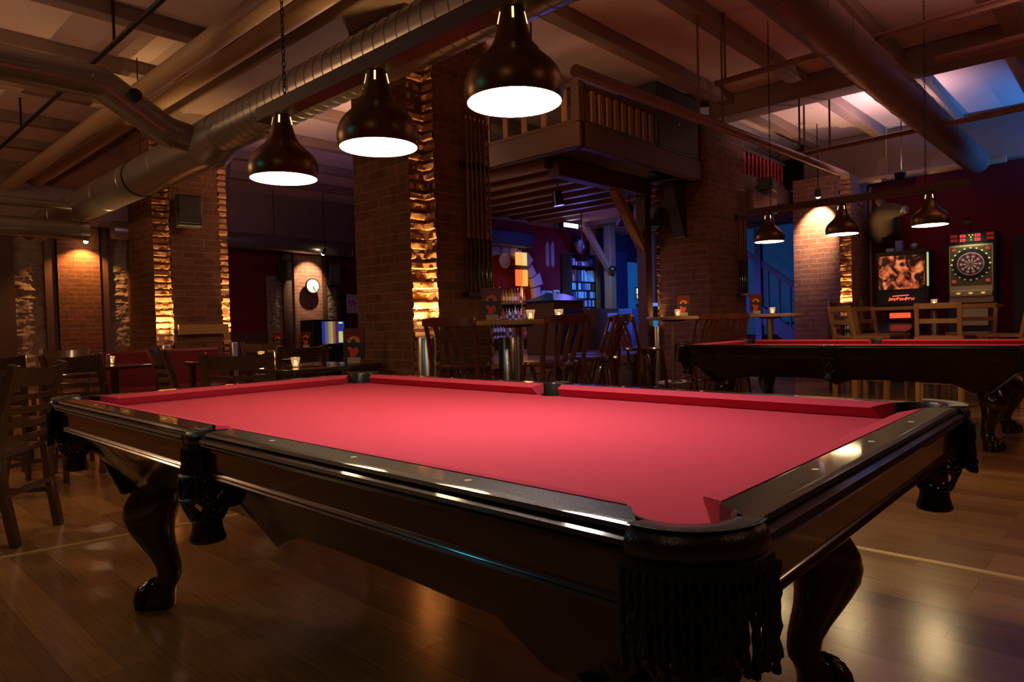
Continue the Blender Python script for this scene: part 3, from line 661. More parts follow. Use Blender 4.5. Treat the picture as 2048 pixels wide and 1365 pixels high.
def bentwood_stool(label, group=None):
    """high bentwood bar chair, front towards +y"""
    t = thing('bentwood_bar_chair', label, 'chair', (0,0,0), 0, group); m = M_BENT; SH = 0.78
    bm = BM(); lathe(bm, [(0, SH-0.03), (0.185, SH-0.03), (0.195, SH-0.015), (0.185, SH), (0.0, SH+0.002)], seg=28); obj('seat', bm, m, t)
    for s in (-1, 1):
        bm = BM(); tube(bm, [(s*0.21, -0.24, 0), (s*0.185, -0.185, 0.4), (s*0.165, -0.15, SH), (s*0.17, -0.19, 0.95), (s*0.175, -0.23, 1.08)], [0.014, 0.016, 0.018, 0.016, 0.016], 8); obj('back_leg', bm, m, t)
        bm = BM(); tube(bm, [(s*0.20, 0.22, 0), (s*0.17, 0.17, 0.4), (s*0.14, 0.14, SH-0.02)], [0.014, 0.017, 0.018], 8); obj('front_leg', bm, m, t)
    # curved top board
    bm = BM(); A = []
    for k in range(15):
        q = k/14; a = -0.62+1.24*q; x = 0.32*math.sin(a); y = -0.245-0.32*(math.cos(a)-math.cos(0.62))*0.9
        hh = 0.07*(1-0.35*abs(q-0.5)*2)
        A.append([bm.verts.new((x, y+d, 1.07+z)) for d, z in ((-0.011, -hh/2), (0.011, -hh/2), (0.011, hh/2), (-0.011, hh/2))])
    for k in range(14):
        for j in range(4): bm.faces.new((A[k][j], A[k][(j+1) % 4], A[k+1][(j+1) % 4], A[k+1][j]))
    bm.faces.new(A[0]); bm.faces.new(list(reversed(A[-1]))); obj('top_rail', bm, m, t, smooth=50)
    for x in (-0.075, 0.0, 0.075):
        bm = BM(); P = [(x*0.8, -0.165, SH), (x, -0.215, 0.92), (x*1.1, -0.285, 1.06)]
        bar(bm, P[0], P[1], 0.035, 0.01, up=(0, 1, 0)); bar(bm, P[1], P[2], 0.035, 0.01, up=(0, 1, 0)); obj('splat', bm, m, t)
    bm = BM(); tube(bm, [(0.205*math.cos(2*PI*k/28), 0.205*math.sin(2*PI*k/28), 0.36) for k in range(28)], 0.011, 7, closed=True); obj('foot_ring', bm, m, t)
    for k in range(4):
        a = PI/4+k*PI/2; c, s_ = math.cos(a), math.sin(a)
        for zt, zb, rr in ((SH-0.03, 0.55, 0.2), (0.36, 0.14, 0.22)):
            bm = BM(); P = []
            for j in range(9):
                q = j/8; an = a-0.55+1.1*q; r_ = 0.14 if zt > 0.5 else 0.17
                P.append((r_*math.cos(an), r_*math.sin(an), zt-(zt-zb)*abs(q-0.5)*2*abs(q-0.5)*2))
            tube(bm, P, 0.009, 6); obj('bent_brace', bm, m, t)
    return t
def pine_chair(label, group=None):
    """high square pine chair, front towards +y"""
    t = thing('pine_bar_chair', label, 'chair', (0,0,0), 0, group); m = M_PINE; SH = 0.80
    for s in (-1, 1):
        bm = BM(); bar(bm, (s*0.19, -0.20, 0), (s*0.19, -0.19, SH), 0.042, 0.045, up=(0, 1, 0)); bar(bm, (s*0.19, -0.19, SH-0.01), (s*0.19, -0.26, 1.15), 0.042, 0.042, up=(0, 1, 0)); obj('back_post', bm, m, t, bev=0.004)
        bm = BM(); bar(bm, (s*0.19, 0.19, 0), (s*0.19, 0.19, SH-0.03), 0.042, 0.042, up=(0, 1, 0)); obj('front_leg', bm, m, t, bev=0.004)
    bm = BM(); box(bm, -0.22, -0.21, SH-0.035, 0.22, 0.23, SH); obj('seat', bm, m, t, bev=0.006)
    for z, h in ((1.12, 0.06), (0.96, 0.05)):
        y = -0.19-0.07*(z-SH)/0.35; bm = BM(); bar(bm, (-0.19, y, z), (0.19, y, z), 0.024, h); obj('back_rail', bm, m, t, bev=0.003)
    for a, b in (((-0.19,0.19,0.28),(0.19,0.19,0.28)), ((-0.19,-0.2,0.35),(-0.19,0.19,0.35)), ((0.19,-0.2,0.35),(0.19,0.19,0.35))):
        bm = BM(); bar(bm, a, b, 0.025, 0.04); obj('stretcher', bm, m, t)
    return t
def bar_table(label, r, h, top=M_TABLETOP, foot=True, thick=0.038, pole=0.038, loc=(0,0,0), sq=None, group=None):
    t = thing('bar_table', label, 'table', loc, 0, group)
    bm = BM()
    if sq: prism(bm, [(sq[0]*a, sq[1]*b) for a, b in ((-1,-0.8),(-0.8,-1),(0.8,-1),(1,-0.8),(1,0.8),(0.8,1),(-0.8,1),(-1,0.8))], lambda u, v, z: (u, v, z), h-thick, h)
    else: lathe(bm, [(0, h-thick), (r-0.01, h-thick), (r, h-thick+0.008), (r, h-0.008), (r-0.01, h), (0, h)], seg=48)
    obj('table_top', bm, top, t)
    bm = BM(); tube(bm, [(0,0,0.02), (0,0,h-thick)], pole, 20); obj('pole', bm, M_STEEL, t)
    bm = BM(); lathe(bm, [(0, 0), (0.24, 0), (0.24, 0.012), (0.06, 0.04), (0, 0.04)], seg=36); obj('base', bm, M_STEEL, t)
    bm = BM(); lathe(bm, [(0, h-thick-0.02), (0.12, h-thick-0.012), (0.12, h-thick), (0, h-thick)], seg=24); obj('mount', bm, M_BLACKM, t)
    if foot:
        bm = BM(); tube(bm, [(0.19*math.cos(2*PI*k/32), 0.19*math.sin(2*PI*k/32), 0.36) for k in range(32)], 0.011, 8, closed=True)
        for k in range(4): tube(bm, [(pole*0.8*math.cos(k*PI/2), pole*0.8*math.sin(k*PI/2), 0.36), (0.19*math.cos(k*PI/2), 0.19*math.sin(k*PI/2), 0.36)], 0.009, 6)
        obj('foot_ring', bm, M_STEEL, t)
    return t
def dining_table(label, loc, rz, a=0.6, b=0.4, h=0.755):
    t = thing('dining_table', label, 'table', loc, rz)
    bm = BM(); box(bm, -a, -b, h-0.035, a, b, h); obj('table_top', bm, M_DARKTOP, t, bev=0.008)
    for x in (-a*0.9, a*0.9):
        for y in (-b*0.86, b*0.86):
            bm = BM(); box(bm, x-0.025, y-0.025, 0, x+0.025, y+0.025, h-0.035); obj('leg', bm, M_CHAIR, t)
    return t
def yaw_to(v): return math.atan2(-v[0], v[1])      # turns +y onto v
# dining chairs at left
c0 = ladder_chair('brown ladder-back chair in the left foreground beside the near pool table')
c0.location = (-0.145, 3.945, 0); c0.rotation_euler.z = yaw_to((-0.76, 0.65))
for x, y, v, lab in ((1.36, 4.12, (0.55, 0.83), 'dark ladder-back chair just beyond the left half of the pool table, wide curved top rail'),
                     (2.3, 5.22, (0.1, 1.0), 'dark ladder-back chair left of the big brick pillar, second behind the table rail'),
                     (1.5, 5.28, (1.0, -0.1), 'ladder-back chair seen side on at the left end of the candlelit table'),
                     (2.06, 6.98, (0.9, -0.5), 'ladder-back chair in front of the pillar with the loudspeaker'),
                     (0.85, 5.6, (0.75, 0.65), 'ladder-back chair with its back to us left of the red bench'),
                     (0.3, 6.15, (0.3, 0.95), 'ladder-back chair beyond the foreground chair at far left'),
                     (1.1, 7.75, (-0.4, -0.9), 'ladder-back chair facing us behind the sparkling candle at left'),
                     (0.25, 5.2, (0.9, 0.4), 'ladder-back chair half cut off by the left edge'),
                     (3.4, 6.2, (-0.95, 0.1), 'ladder-back chair right of the candlelit table before the clock wall'),
                     (3.0, 6.98, (-0.2, -1.0), 'ladder-back chair facing us at the far side of the candlelit table')):
    dup(c0, (x, y, 0), yaw_to(v), lab)
dup(c0, (9.0, 2.42, 0), yaw_to((-0.85, -0.5)), 'black ladder-back chair before the worn lit pillar at right', scale=(1, 1, 1.38))
dining_table('dark glossy table nearest the big pillar holding the sunset menu card', (2.05, 4.05+0.35, 0), 0.12, 0.42, 0.36)
dining_table('dark dining table with the sparkling candle behind the far end of the pool table', (2.45, 6.15, 0), 0.1, 0.55, 0.4)
dining_table('dark dining table at far left carrying a candle and condiment shakers', (1.05, 6.75, 0), 0.3, 0.6, 0.4)
dining_table('dark dining table before the clock pier', (4.3, 9.2, 0), 0.0, 0.7, 0.4)
# red bench and plank by the left pillar
t = thing('red_bench', 'dark red upholstered bench back in front of the pillar with the loudspeaker', 'bench', (2.05, 7.48, 0), 0.0)
bm = BM(); box(bm, -0.5, 0.32, 0, 0.75, 0.42, 0.86); obj('backrest', bm, M_REDSEAT, t, bev=0.03)
bm = BM(); box(bm, -0.5, -0.1, 0.1, 0.75, 0.32, 0.45); obj('seat', bm, M_REDSEAT, t, bev=0.03)
tag(boxo('wall_plank', (2.4, 7.99, 1.02, 3.0, 8.03, 1.14), M_TABLETOP), 'pale wooden plank fixed across the left brick pillar', 'shelf')
# bar tables
bar_table('round oak bar table beside the big brick pillar', 0.40, 1.075, loc=(3.04, 3.06, 0), foot=False, pole=0.036)
bar_table('small round bar table with a foot ring left of the far pool table', 0.28, 1.08, loc=(5.78, 3.28, 0), pole=0.022)
bar_table('round oak bar table behind the far pool table before the blue stairs', 0.36, 1.085, loc=(7.15, 2.76, 0))
bar_table('wide pine bar table between the pine chairs under the dartboard', 0, 1.13, top=M_PINE, loc=(8.35, 1.3, 0), sq=(0.36, 0.62), pole=0.045)
# bentwood bar chairs
b0 = bentwood_stool('bentwood bar chair at the foot of the big pillar left of the oak table')
b0.location = (2.42, 3.03, 0); b0.rotation_euler.z = yaw_to((0.6, 0.3))
for x, y, v, lab in ((2.83, 2.56, (0.3, 0.94), 'bentwood bar chair with its back to us at the middle of the oak table'),
                     (3.46, 2.66, (-0.5, 0.87), 'bentwood bar chair seen side on, second from the right end of the oak table'),
                     (3.80, 2.98, (-0.68, 0.73), 'bentwood bar chair at the right end of the oak table against the purple stage'),
                     (5.02, 3.2, (0.93, -0.35), 'single bentwood bar chair silhouetted against the blue stage'),
                     (6.28, 3.3, (0.2, 0.9), 'bentwood bar chair in front of the dark right pillar, left of two'),
                     (6.75, 3.14, (0.5, 0.6), 'bentwood bar chair in front of the dark right pillar, right of two')):
    dup(b0, (x, y, 0), yaw_to(v), lab)
p0 = pine_chair('pine bar chair at the left end of the group under the pinball machine')
p0.location = (7.75, 1.95, 0); p0.rotation_euler.z = yaw_to((0.75, -0.65))
for x, y, v, lab in ((7.62, 1.12, (1.0, 0.12), 'pine bar chair with its square back to us in front of the candle table'),
                     (8.7, 1.95, (-0.3, -0.9), 'pine bar chair behind the candle table near the pinball machine'),
                     (8.35, 0.60, (0.25, 0.95), 'pine bar chair under the dartboard seen side on'),
                     (8.12, 0.05, (0.9, 0.6), 'pine bar chair at the right edge of the picture'),
                     (9.05, 1.05, (-1.0, 0.1), 'pine bar chair on the far side of the candle table under the dartboard')):
    dup(p0, (x, y, 0), yaw_to(v), lab)

# ================================================================== CANDLES, CARDS, SMALL TABLE THINGS
def candle(label, x, y, z):
    t = thing('candle_glass', label, 'candle', (x, y, z))
    bm = BM(); lathe(bm, [(0.024, 0.0), (0.03, 0.03), (0.038, 0.075), (0.035, 0.075), (0.027, 0.03), (0.021, 0.006), (0.0, 0.006)], seg=20); obj('glass', bm, M_GLASS, t)
    bm = BM(); lathe(bm, [(0.0, 0.008), (0.019, 0.008), (0.019, 0.022), (0.0, 0.022)], seg=14); obj('wax', bm, mat('wax', (0.8, 0.6, 0.4), 0.5, emit=(1, 0.45, 0.15), es=1.2, sample=False), t)
    bm = BM(); ball(bm, (0, 0, 0.037), 0.009, 1, 1, 1.5); obj('flame', bm, M_FLAME, t)
    light('POINT', 'candle_light', (0, 0, 0.1), 0.35, (1, 0.5, 0.18), 0.02, parent=t)
candle('candle glass sparkling on the oak table beside the big pillar', 3.1, 2.98, 1.076)
candle('second candle glass on the oak table nearer the stage', 3.3, 2.86, 1.076)
candle('candle glass on the small bar table left of the far pool table', 5.7, 3.17, 1.081)
candle('candle glass on the round table before the blue stairs', 7.12, 2.72, 1.086)
candle('candle glass on the pine table between pinball machine and dartboard', 8.3, 1.3, 1.131)
candle('candle sparkling on the dark table behind the pool table', 2.5, 6.15, 0.756)
candle('candle standing low on the glossy table by the menu card', 1.86, 4.32, 0.756)
candle('bright candle on the far left dining table', 0.93, 6.85, 0.756)
candle('candle near the left pillar on the far left dining table', 1.35, 6.95, 0.756)
M_CARD = mat('menu_card_maroon', (0.16, 0.012, 0.012), 0.4); M_SUN = mat('menu_sun_orange', (0.75, 0.28, 0.03), 0.5); M_CARDRED = mat('menu_figure_red', (0.7, 0.06, 0.03), 0.5)
def menu_card(label, x, y, z, rz, s=1.0):
    t = thing('menu_holder', label, 'menu', (x, y, z), rz); t.scale = (s, s, s)
    bm = BM(); box(bm, -0.075, -0.006, 0.03, 0.075, 0.006, 0.25); obj('card', bm, M_CARD, t, bev=0.002)
    bm = BM(); prism(bm, [(0.045*math.cos(PI*k/16), 0.150+0.045*math.sin(PI*k/16)) for k in range(17)], lambda u, v, d: (u, d, v), -0.0075, -0.0055); obj('sun', bm, M_SUN, t)
    bm = BM(); box(bm, -0.073, -0.0075, 0.032, 0.073, -0.0055, 0.15)
    prism(bm, [(-0.022, 0.15), (-0.024, 0.172), (-0.012, 0.165), (-0.008, 0.182), (0.002, 0.166), (0.012, 0.176), (0.010, 0.150)], lambda u, v, d: (u, d, v), -0.0085, -0.0065); obj('silhouette', bm, M_BLACK, t)
    bm = BM(); prism(bm, [(-0.05, 0.115), (-0.03, 0.085), (-0.03, 0.05), (0.01, 0.05), (0.035, 0.09), (0.02, 0.118), (-0.01, 0.105), (-0.03, 0.125)], lambda u, v, d: (u, d, v), -0.0095, -0.007); obj('figure', bm, M_CARDRED, t)
    bm = BM(); box(bm, -0.045, -0.03, 0.0, 0.045, 0.03, 0.045); obj('holder', bm, mat('holder_cream', (0.45, 0.36, 0.24), 0.5), t, bev=0.004)
    return t
CAMD = math.atan2(-0.731, -0.682)+PI/2
menu_card('sunset menu card on the oak table in front of the big pillar', 2.9, 3.2, 1.076, CAMD)
menu_card('sunset menu card on the small bar table left of the far pool table', 5.88, 3.2, 1.081, CAMD, 0.9)
menu_card('sunset menu card on the round table before the blue stairs', 6.98, 2.86, 1.086, CAMD, 0.95)
menu_card('big sunset menu card on the glossy table left of the big pillar', 2.33, 4.22, 0.756, CAMD, 1.15)
menu_card('sunset menu card far behind on the table by the clock pier', 4.25, 9.1, 0.756, CAMD)
menu_card('sunset menu card right of another on the table by the clock pier', 4.75, 9.15, 0.756, CAMD)
def shaker(label, x, y, z, c):
    t = thing('shaker', label, 'shaker', (x, y, z))
    bm = BM(); lathe(bm, [(0, 0), (0.02, 0), (0.022, 0.05), (0.016, 0.075), (0, 0.075)], seg=14); obj('body', bm, c, t)
    bm = BM(); lathe(bm, [(0.017, 0.074), (0.018, 0.09), (0.008, 0.1), (0, 0.1)], seg=14); obj('cap', bm, M_CHROME, t)
shaker('pale salt shaker on the far left dining table', 1.22, 6.86, 0.756, mat('salt_white', (0.7, 0.65, 0.6), 0.4)); shaker('brown pepper shaker behind the salt shaker on the far left dining table', 1.30, 6.86, 0.756, mat('pepper_brown', (0.2, 0.12, 0.08), 0.4))

# ================================================================== CUE RACKS AND CUES
def cue(label, x, y, z, group, k):
    t = thing('pool_cue', label, 'cue', (x, y, z), 0, group)
    bm = BM(); tube(bm, [(0, 0, 0), (0, 0, 0.02), (0, 0, 0.45)], [0.0145, 0.0148, 0.0125], 10); obj('butt', bm, M_BLACKWOOD, t)
    bm = BM(); tube(bm, [(0, 0, 0.45), (0, 0, 1.42)], [0.0125, 0.0066], 10); obj('shaft', bm, mat('maple_shaft', (0.16, 0.07, 0.03), 0.3, coat=0.4), t)
    bm = BM(); tube(bm, [(0, 0, 1.42), (0, 0, 1.445)], 0.0064, 8); obj('ferrule', bm, M_SIGHT, t)
def cue_rack(label, x0, x1, y, zb, n_, lab, grp):
    t = thing('cue_rack', label, 'rack', ((x0+x1)/2, y, zb)); d = (x1-x0)/2
    bm = BM(); box(bm, -d-0.05, -0.075, -0.035, d+0.05, 0.0, 0.0); obj('foot_shelf', bm, M_BLACKWOOD, t, bev=0.005)
    bm = BM(); box(bm, -d-0.05, -0.02, 1.02, d+0.05, 0.0, 1.08); obj('clip_bar', bm, M_BLACKWOOD, t, bev=0.004)
    for k in range(n_):
        xx = -d+2*d*k/(n_-1); bm = BM(); tube(bm, [(xx-0.016, -0.06, 1.05), (xx-0.02, -0.035, 1.05), (xx-0.012, -0.015, 1.05), (xx+0.012, -0.015, 1.05), (xx+0.02, -0.035, 1.05), (xx+0.016, -0.06, 1.05)], 0.004, 6); obj('clip', bm, M_BLACKM, t)
        cue(lab, (x0+x1)/2+xx, y-0.038, zb, grp, k)
cue_rack('wall cue rack on the right face of the big brick pillar', 3.02, 3.27, 3.598, 1.31, 6, 'pool cue standing in the rack on the big brick pillar', 'cues on the big pillar')
cue_rack('narrow cue rack on the right side of the dark right pillar', 8.12, 8.34, 3.598, 1.38, 4, 'pool cue standing in the rack on the dark right pillar', 'cues on the dark right pillar')

# ================================================================== LOUDSPEAKERS, SPOTS, CLOCK, POSTER
def speaker(label, loc, rz, w_, d_, h_, m=M_BLACK, foot=False):
    t = thing('loudspeaker', label, 'speaker', loc, rz)
    bm = BM(); box(bm, -w_/2, -d_/2, 0, w_/2, d_/2, h_); obj('cabinet', bm, m, t, bev=0.012)
    bm = BM(); box(bm, -w_/2+0.02, -d_/2-0.008, 0.03, w_/2-0.02, -d_/2+0.001, h_-0.03); g = obj('grille', bm, mat('speaker_grille', (0.05, 0.05, 0.045), 0.6), t, bev=0.006)
    bm = BM(); box(bm, -0.014, -d_/2-0.011, h_*0.45, 0.014, -d_/2-0.007, h_*0.45+0.02); obj('badge', bm, M_STEEL, g)
    bm = BM(); tube(bm, [(0, d_/2, h_*0.5), (0, d_/2+0.06, h_*0.5)], 0.02, 8); obj('bracket', bm, M_BLACKM, t)
    return t
speaker('black loudspeaker mounted on the brick face of the left pillar', (2.5, 7.84, 2.3), -0.25, 0.27, 0.22, 0.37)
speaker('loudspeaker left of the clock on the far wall', (6.5, 12.95, 2.1), 0.5, 0.2, 0.22, 0.42)
speaker('loudspeaker right of the clock on the far wall', (7.7, 12.95, 2.02), -0.3, 0.26, 0.24, 0.48)
speaker('large black subwoofer on the balcony edge above the bar opening', (6.72, 3.95, 3.07), 0.0, 1.0, 0.55, 0.78)
speaker('small black loudspeaker under the balcony right of the dark pillar', (8.75, 3.42, 2.82), 0.2, 0.4, 0.2, 0.18)
speaker('loudspeaker hanging beside the post in the bar opening', (7.21, 4.30, 2.3), 0.0, 0.13, 0.14, 0.26)
t = thing('steel_bracket', 'black tapering bracket on the dark right pillar below the subwoofer', 'bracket', (7.28, 4.0, 2.12))
bm = BM(); prism(bm, [(0.0, 0.0), (-0.04, 0.0), (-0.30, 0.55), (-0.34, 0.70), (0.0, 0.70)], lambda u, v, d: (u, d, v), -0.10, 0.06); obj('gusset', bm, M_BLACK, t, bev=0.01)
bm = BM(); box(bm, -0.45, -0.22, 0.70, 0.0, 0.2, 0.74); obj('plate', bm, M_BLACK, t)
def spotlamp(label, loc, target, w_=SPOT_W, col=(1, 0.62, 0.3), ang=1.2, em=(1, 0.75, 0.45), es=20, top=3.92):
    t = thing('spotlight', label, 'lamp', loc)
    d = (Vector(target)-Vector(loc)).normalized()
    bm = BM(); tube(bm, [-d*0.12, d*0.0], [0.035, 0.045], 14); obj('can', bm, M_BLACKM, t)
    bm = BM(); ball(bm, d*0.012, 0.036); obj('bulb', bm, glow('spot_bulb_%d' % int(em[2]*100), em, es), t)
    bm = BM(); tube(bm, [-d*0.08, (-d.x*0.08, -d.y*0.08, top-loc[2])], 0.008, 6); obj('stem', bm, M_BLACKM, t)
    light('SPOT', 'spot_beam', d*0.056, w_, col, 0.02, target=None, spot=ang, blend=0.6, parent=t).rotation_euler = d.to_track_quat('-Z', 'Y').to_euler()
    return t
spotlamp('bright orange spotlight on the brick pier at far left', (2.74, 12.78, 2.66), (2.72, 13.0, 1.6), 95, (1, 0.42, 0.12), 2.2, (1, 0.6, 0.28), 40)
spotlamp('small spotlight above the clock pier', (7.08, 12.36, 2.66), (7.08, 13.0, 2.1), 90, (1, 0.72, 0.45), 1.2)
spotlamp('spotlight aimed at the worn pillar beside the stairs', (9.86, 3.1, 2.86), (10.2, 3.2, 2.48), 170, (1, 0.66, 0.4), 1.2, (0.8, 0.85, 1.0), 4)
# clock
t = thing('wall_clock', 'round white faced wall clock on the spotlit brick pier', 'clock', (7.08, 12.86, 1.99))
bm = BM(); tube(bm, [(0, 0, 0), (0, 0.14, 0)], 0.03, 10); obj('mount', bm, M_BLACK, t)
bm = BM(); lathe(bm, [(0.0, 0.0), (0.165, 0.0), (0.17, 0.02), (0.165, 0.05), (0.15, 0.05), (0.148, 0.042)], seg=40, cap=False); o = obj('case', bm, M_BLACK, t); o.rotation_euler = (PI/2, 0, 0)
bm = BM(); lathe(bm, [(0.0, 0.043), (0.149, 0.042)], seg=40, cap=False); o = obj('dial', bm, mat('clock_white', (0.85, 0.88, 0.9), 0.4), t); o.rotation_euler = (PI/2, 0, 0)
bm = BM()
for k in range(12):
    a = k*PI/6; bar(bm, (0.118*math.sin(a), -0.045, 0.118*math.cos(a)), (0.138*math.sin(a), -0.045, 0.138*math.cos(a)), 0.012, 0.003, up=(0, 1, 0))
obj('hour_marks', bm, M_BLACK, t)
bm = BM(); bar(bm, (0, -0.048, 0), (0.045, -0.048, -0.11), 0.010, 0.003, up=(0, 1, 0)); obj('minute_hand', bm, M_BLACK, t)
bm = BM(); bar(bm, (0, -0.050, 0), (0.028, -0.050, -0.07), 0.014, 0.003, up=(0, 1, 0)); obj('hour_hand', bm, M_BLACK, t)
# poster
t = thing('poster', 'white poster with red flowers on the red wall left of the big pillar', 'poster', (8.30, 13.19, 1.4))
bm = BM(); box(bm, -0.18, -0.012, 0, 0.18, 0.0, 0.44); obj('sheet', bm, mat('poster_white', (0.7, 0.66, 0.7), 0.5), t)
for i, (x, z, r) in enumerate(((-0.06, 0.25, 0.05), (0.03, 0.27, 0.045), (0.08, 0.22, 0.05), (0.0, 0.18, 0.04), (0.1, 0.11, 0.03))):
    bm = BM(); prism(bm, [(x+r*math.cos(2*PI*k/10)*(1 if k % 2 else 0.6), z+r*math.sin(2*PI*k/10)*(1 if k % 2 else 0.6)) for k in range(10)], lambda u, v, d: (u, d, v), -0.016, -0.012); obj('flower', bm, M_CARDRED if i < 4 else M_SUN, t)
bm = BM()
for z in (0.40, 0.375, 0.08, 0.06): box(bm, -0.14, -0.014, z, 0.02 if z < 0.1 else 0.06, -0.012, z+0.008)
obj('print_lines', bm, mat('print_grey', (0.3, 0.25, 0.3), 0.6), t)
# lit vending machine below the clock
t = thing('vending_machine', 'low vending machine with blue yellow and red lit front below the clock', 'machine', (7.15, 12.55, 0))
bm = BM(); box(bm, -0.42, -0.25, 0, 0.36, 0.25, 1.24); obj('cabinet', bm, M_BLACK, t, bev=0.01)
for x0, x1, c, s_ in ((-0.2, -0.13, (0.04, 0.05, 0.35), 0.7), (-0.13, -0.05, (0.2, 0.2, 0.5), 0.6), (-0.05, 0.0, (0.6, 0.45, 0.12), 0.6), (0.0, 0.06, (0.75, 0.5, 0.08), 0.7), (0.06, 0.12, (0.35, 0.22, 0.25), 0.5), (0.12, 0.15, (0.5, 0.02, 0.03), 0.5), (0.15, 0.17, (0.25, 0.02, 0.05), 0.5)):
    bm = BM(); box(bm, x0, -0.262, 0.72, x1, -0.25, 1.2); obj('lit_stripe', bm, glow('vend_%d' % int((x0+1)*100), c, s_*0.6), t)
bm = BM(); box(bm, 0.18, -0.262, 0.72, 0.345, -0.25, 1.2); sd = obj('side_panel', bm, mat('vend_blue', (0.03, 0.06, 0.4), 0.4, emit=(0.02, 0.05, 0.4), es=0.5, sample=False), t)
bm = BM(); box(bm, 0.2, -0.268, 0.74, 0.325, -0.262, 0.98); obj('label_plate', bm, glow('vend_label', (0.6, 0.65, 0.2), 0.6), sd)
bm = BM(); box(bm, 0.21, -0.268, 1.15, 0.3, -0.262, 1.18); obj('light_bar', bm, glow('vend_green', (0.7, 0.9, 0.05), 0.9), sd)
t = thing('glass_shelf', 'small bar shelf with rows of glasses right of the poster door', 'shelf', (8.45, 12.95, 0))
bm = BM(); box(bm, -0.2, -0.2, 0, 0.3, 0.2, 1.08); obj('cupboard', bm, M_CHAIR, t)
for k in range(7): 
    o = thing('drinking_glass', 'upright drinking glass in the row on the small far shelf', 'glass', (8.3+k*0.06, 12.86, 1.08), 0, 'glasses on the far shelf')
    bm = BM(); lathe(bm, [(0, 0), (0.022, 0), (0.026, 0.1), (0.023, 0.1), (0.019, 0.006), (0, 0.006)], seg=12); obj('bowl', bm, M_GLASS, o)

# ================================================================== BALCONY RAILS
def balcony_rail(label, p0, p1, z0, z1, n_, wb=0.07, m=M_TIMBERL):
    t = thing('balcony_railing', label, 'railing', (p0[0], p0[1], 0)); dx, dy = p1[0]-p0[0], p1[1]-p0[1]
    for z in (z0+0.02, z1): 
        bm = BM(); bar(bm, (0, 0, z), (dx, dy, z), 0.06, 0.04); obj('rail', bm, M_TIMBER, t)
    L_ = math.hypot(dx, dy); ux, uy = dx/L_, dy/L_
    for k in range(n_):
        q = (k+0.5)/n_; x, y = dx*q, dy*q; bm = BM(); bar(bm, (x, y, z0+0.03), (x, y, z1-0.02), wb, 0.022, up=(-uy, ux, 0)); obj('baluster', bm, m, t, smooth=0)
    return t
balcony_rail('wooden balcony rail on the side facing the near lamps', (4.73, 3.74), (4.73, 6.8), 3.07, 3.46, 11)
balcony_rail('wooden balcony rail running from the corner post to the subwoofer', (4.78, 3.71), (6.2, 3.71), 3.07, 3.46, 10)
M_REDBAL = mat('red_lit_slat', (0.4, 0.03, 0.02), 0.5)  # red light around the dark slats is put into their colour
balcony_rail('balcony rail with red lit slats right of the dark pillar', (8.45, 3.71), (10.1, 3.71), 3.07, 3.46, 12, 0.05, M_REDBAL)
tag(boxo('balcony_post', (4.68, 3.66, 3.07, 4.78, 3.76, 3.5), M_TIMBER, bev=0.008), 'square corner post of the wooden balcony rail', 'post')

# ================================================================== STAIRS
t = thing('staircase', 'blue lit timber staircase with handrail between the dark pillar and the worn pillar', 'stairs', (11.2, 4.3, 0))
bm = BM(); bar(bm, (0.3, 0.85, 2.4), (0.3, -0.42, 1.45), 0.05, 0.10); obj('handrail', bm, M_BLUEW, t)
bm = BM(); bar(bm, (0.3, 0.85, 1.45), (0.3, -0.42, 0.5), 0.05, 0.26); obj('stringer', bm, M_BLUEW, t)
for k in range(6):
    y = -0.35+0.2*k; zz = 0.6+0.15*k; bm = BM(); bar(bm, (0.3, y, zz), (0.3, y, zz+0.95), 0.045, 0.03, up=(0, 1, 0)); obj('baluster', bm, M_BLUEW, t)
for k in range(7):
    bm = BM(); box(bm, 0.32, -0.5+0.2*k, 0.45+0.15*k, 1.2, -0.27+0.2*k, 0.49+0.15*k); obj('tread', bm, M_BLUEW, t)
for y, h in ((-0.44, 1.6), (0.42, 2.7), (0.88, 2.8)):
    bm = BM(); box(bm, 0.24, y-0.06, 0, 0.36, y+0.06, h); obj('newel_post', bm, M_BLUEW, t, bev=0.006)
struct(boxo('window_1', (12.66, 4.2, 0.7, 12.7, 5.9, 2.9), glow('blue_window', (0.01, 0.10, 0.36), 0.14)))
struct(boxo('window_2', (11.5, 7.56, 0.9, 12.2, 7.6, 2.3), glow('blue_window2', (0.01, 0.12, 0.5), 0.35)))
struct(boxo('door_2', (10.9, 7.55, 0.58, 11.45, 7.6, 2.5), mat('door_blue', (0.04, 0.07, 0.16), 0.5)))

# ================================================================== BAR ROOM
# stone arch round the bottle recess: each voussoir a block
t = thing('stone_arch', 'pale rough stone arch framing the bottle shelves behind the bar', 'arch', (AX, 7.6, 0))
M_ASH = mat('pale_stone', (0.42, 0.36, 0.36), 0.85, noise=(0.3, 0.26, 0.26), bscale=18, bump=0.5)
for k in range(13):
    a0, a1 = PI*k/13+0.012, PI*(k+1)/13-0.012; ex = 0.09 if k % 2 else 0.0
    bm = BM(); prism(bm, [(-(AR)*math.cos(a), AZ+AR*math.sin(a)) for a in (a0, (a0+a1)/2, a1)]+[(-(AR+0.17+ex)*math.cos(a), AZ+(AR+0.17+ex)*math.sin(a)) for a in (a1, a0)], lambda u, v, d: (u, d, v), -0.09-0.02*random.random(), -0.002); obj('voussoir', bm, M_ASH, t, smooth=0, bev=0.01)
for s in (-1, 1):
    for k in range(4):
        ex = 0.1 if k % 2 else 0.0; bm = BM(); xa, xb = sorted((s*AR, s*(AR+0.19+ex))); box(bm, xa, -0.09, 0.6+k*0.255, xb, -0.002, 0.845+k*0.255); obj('jamb_stone', bm, M_ASH, t, bev=0.01)
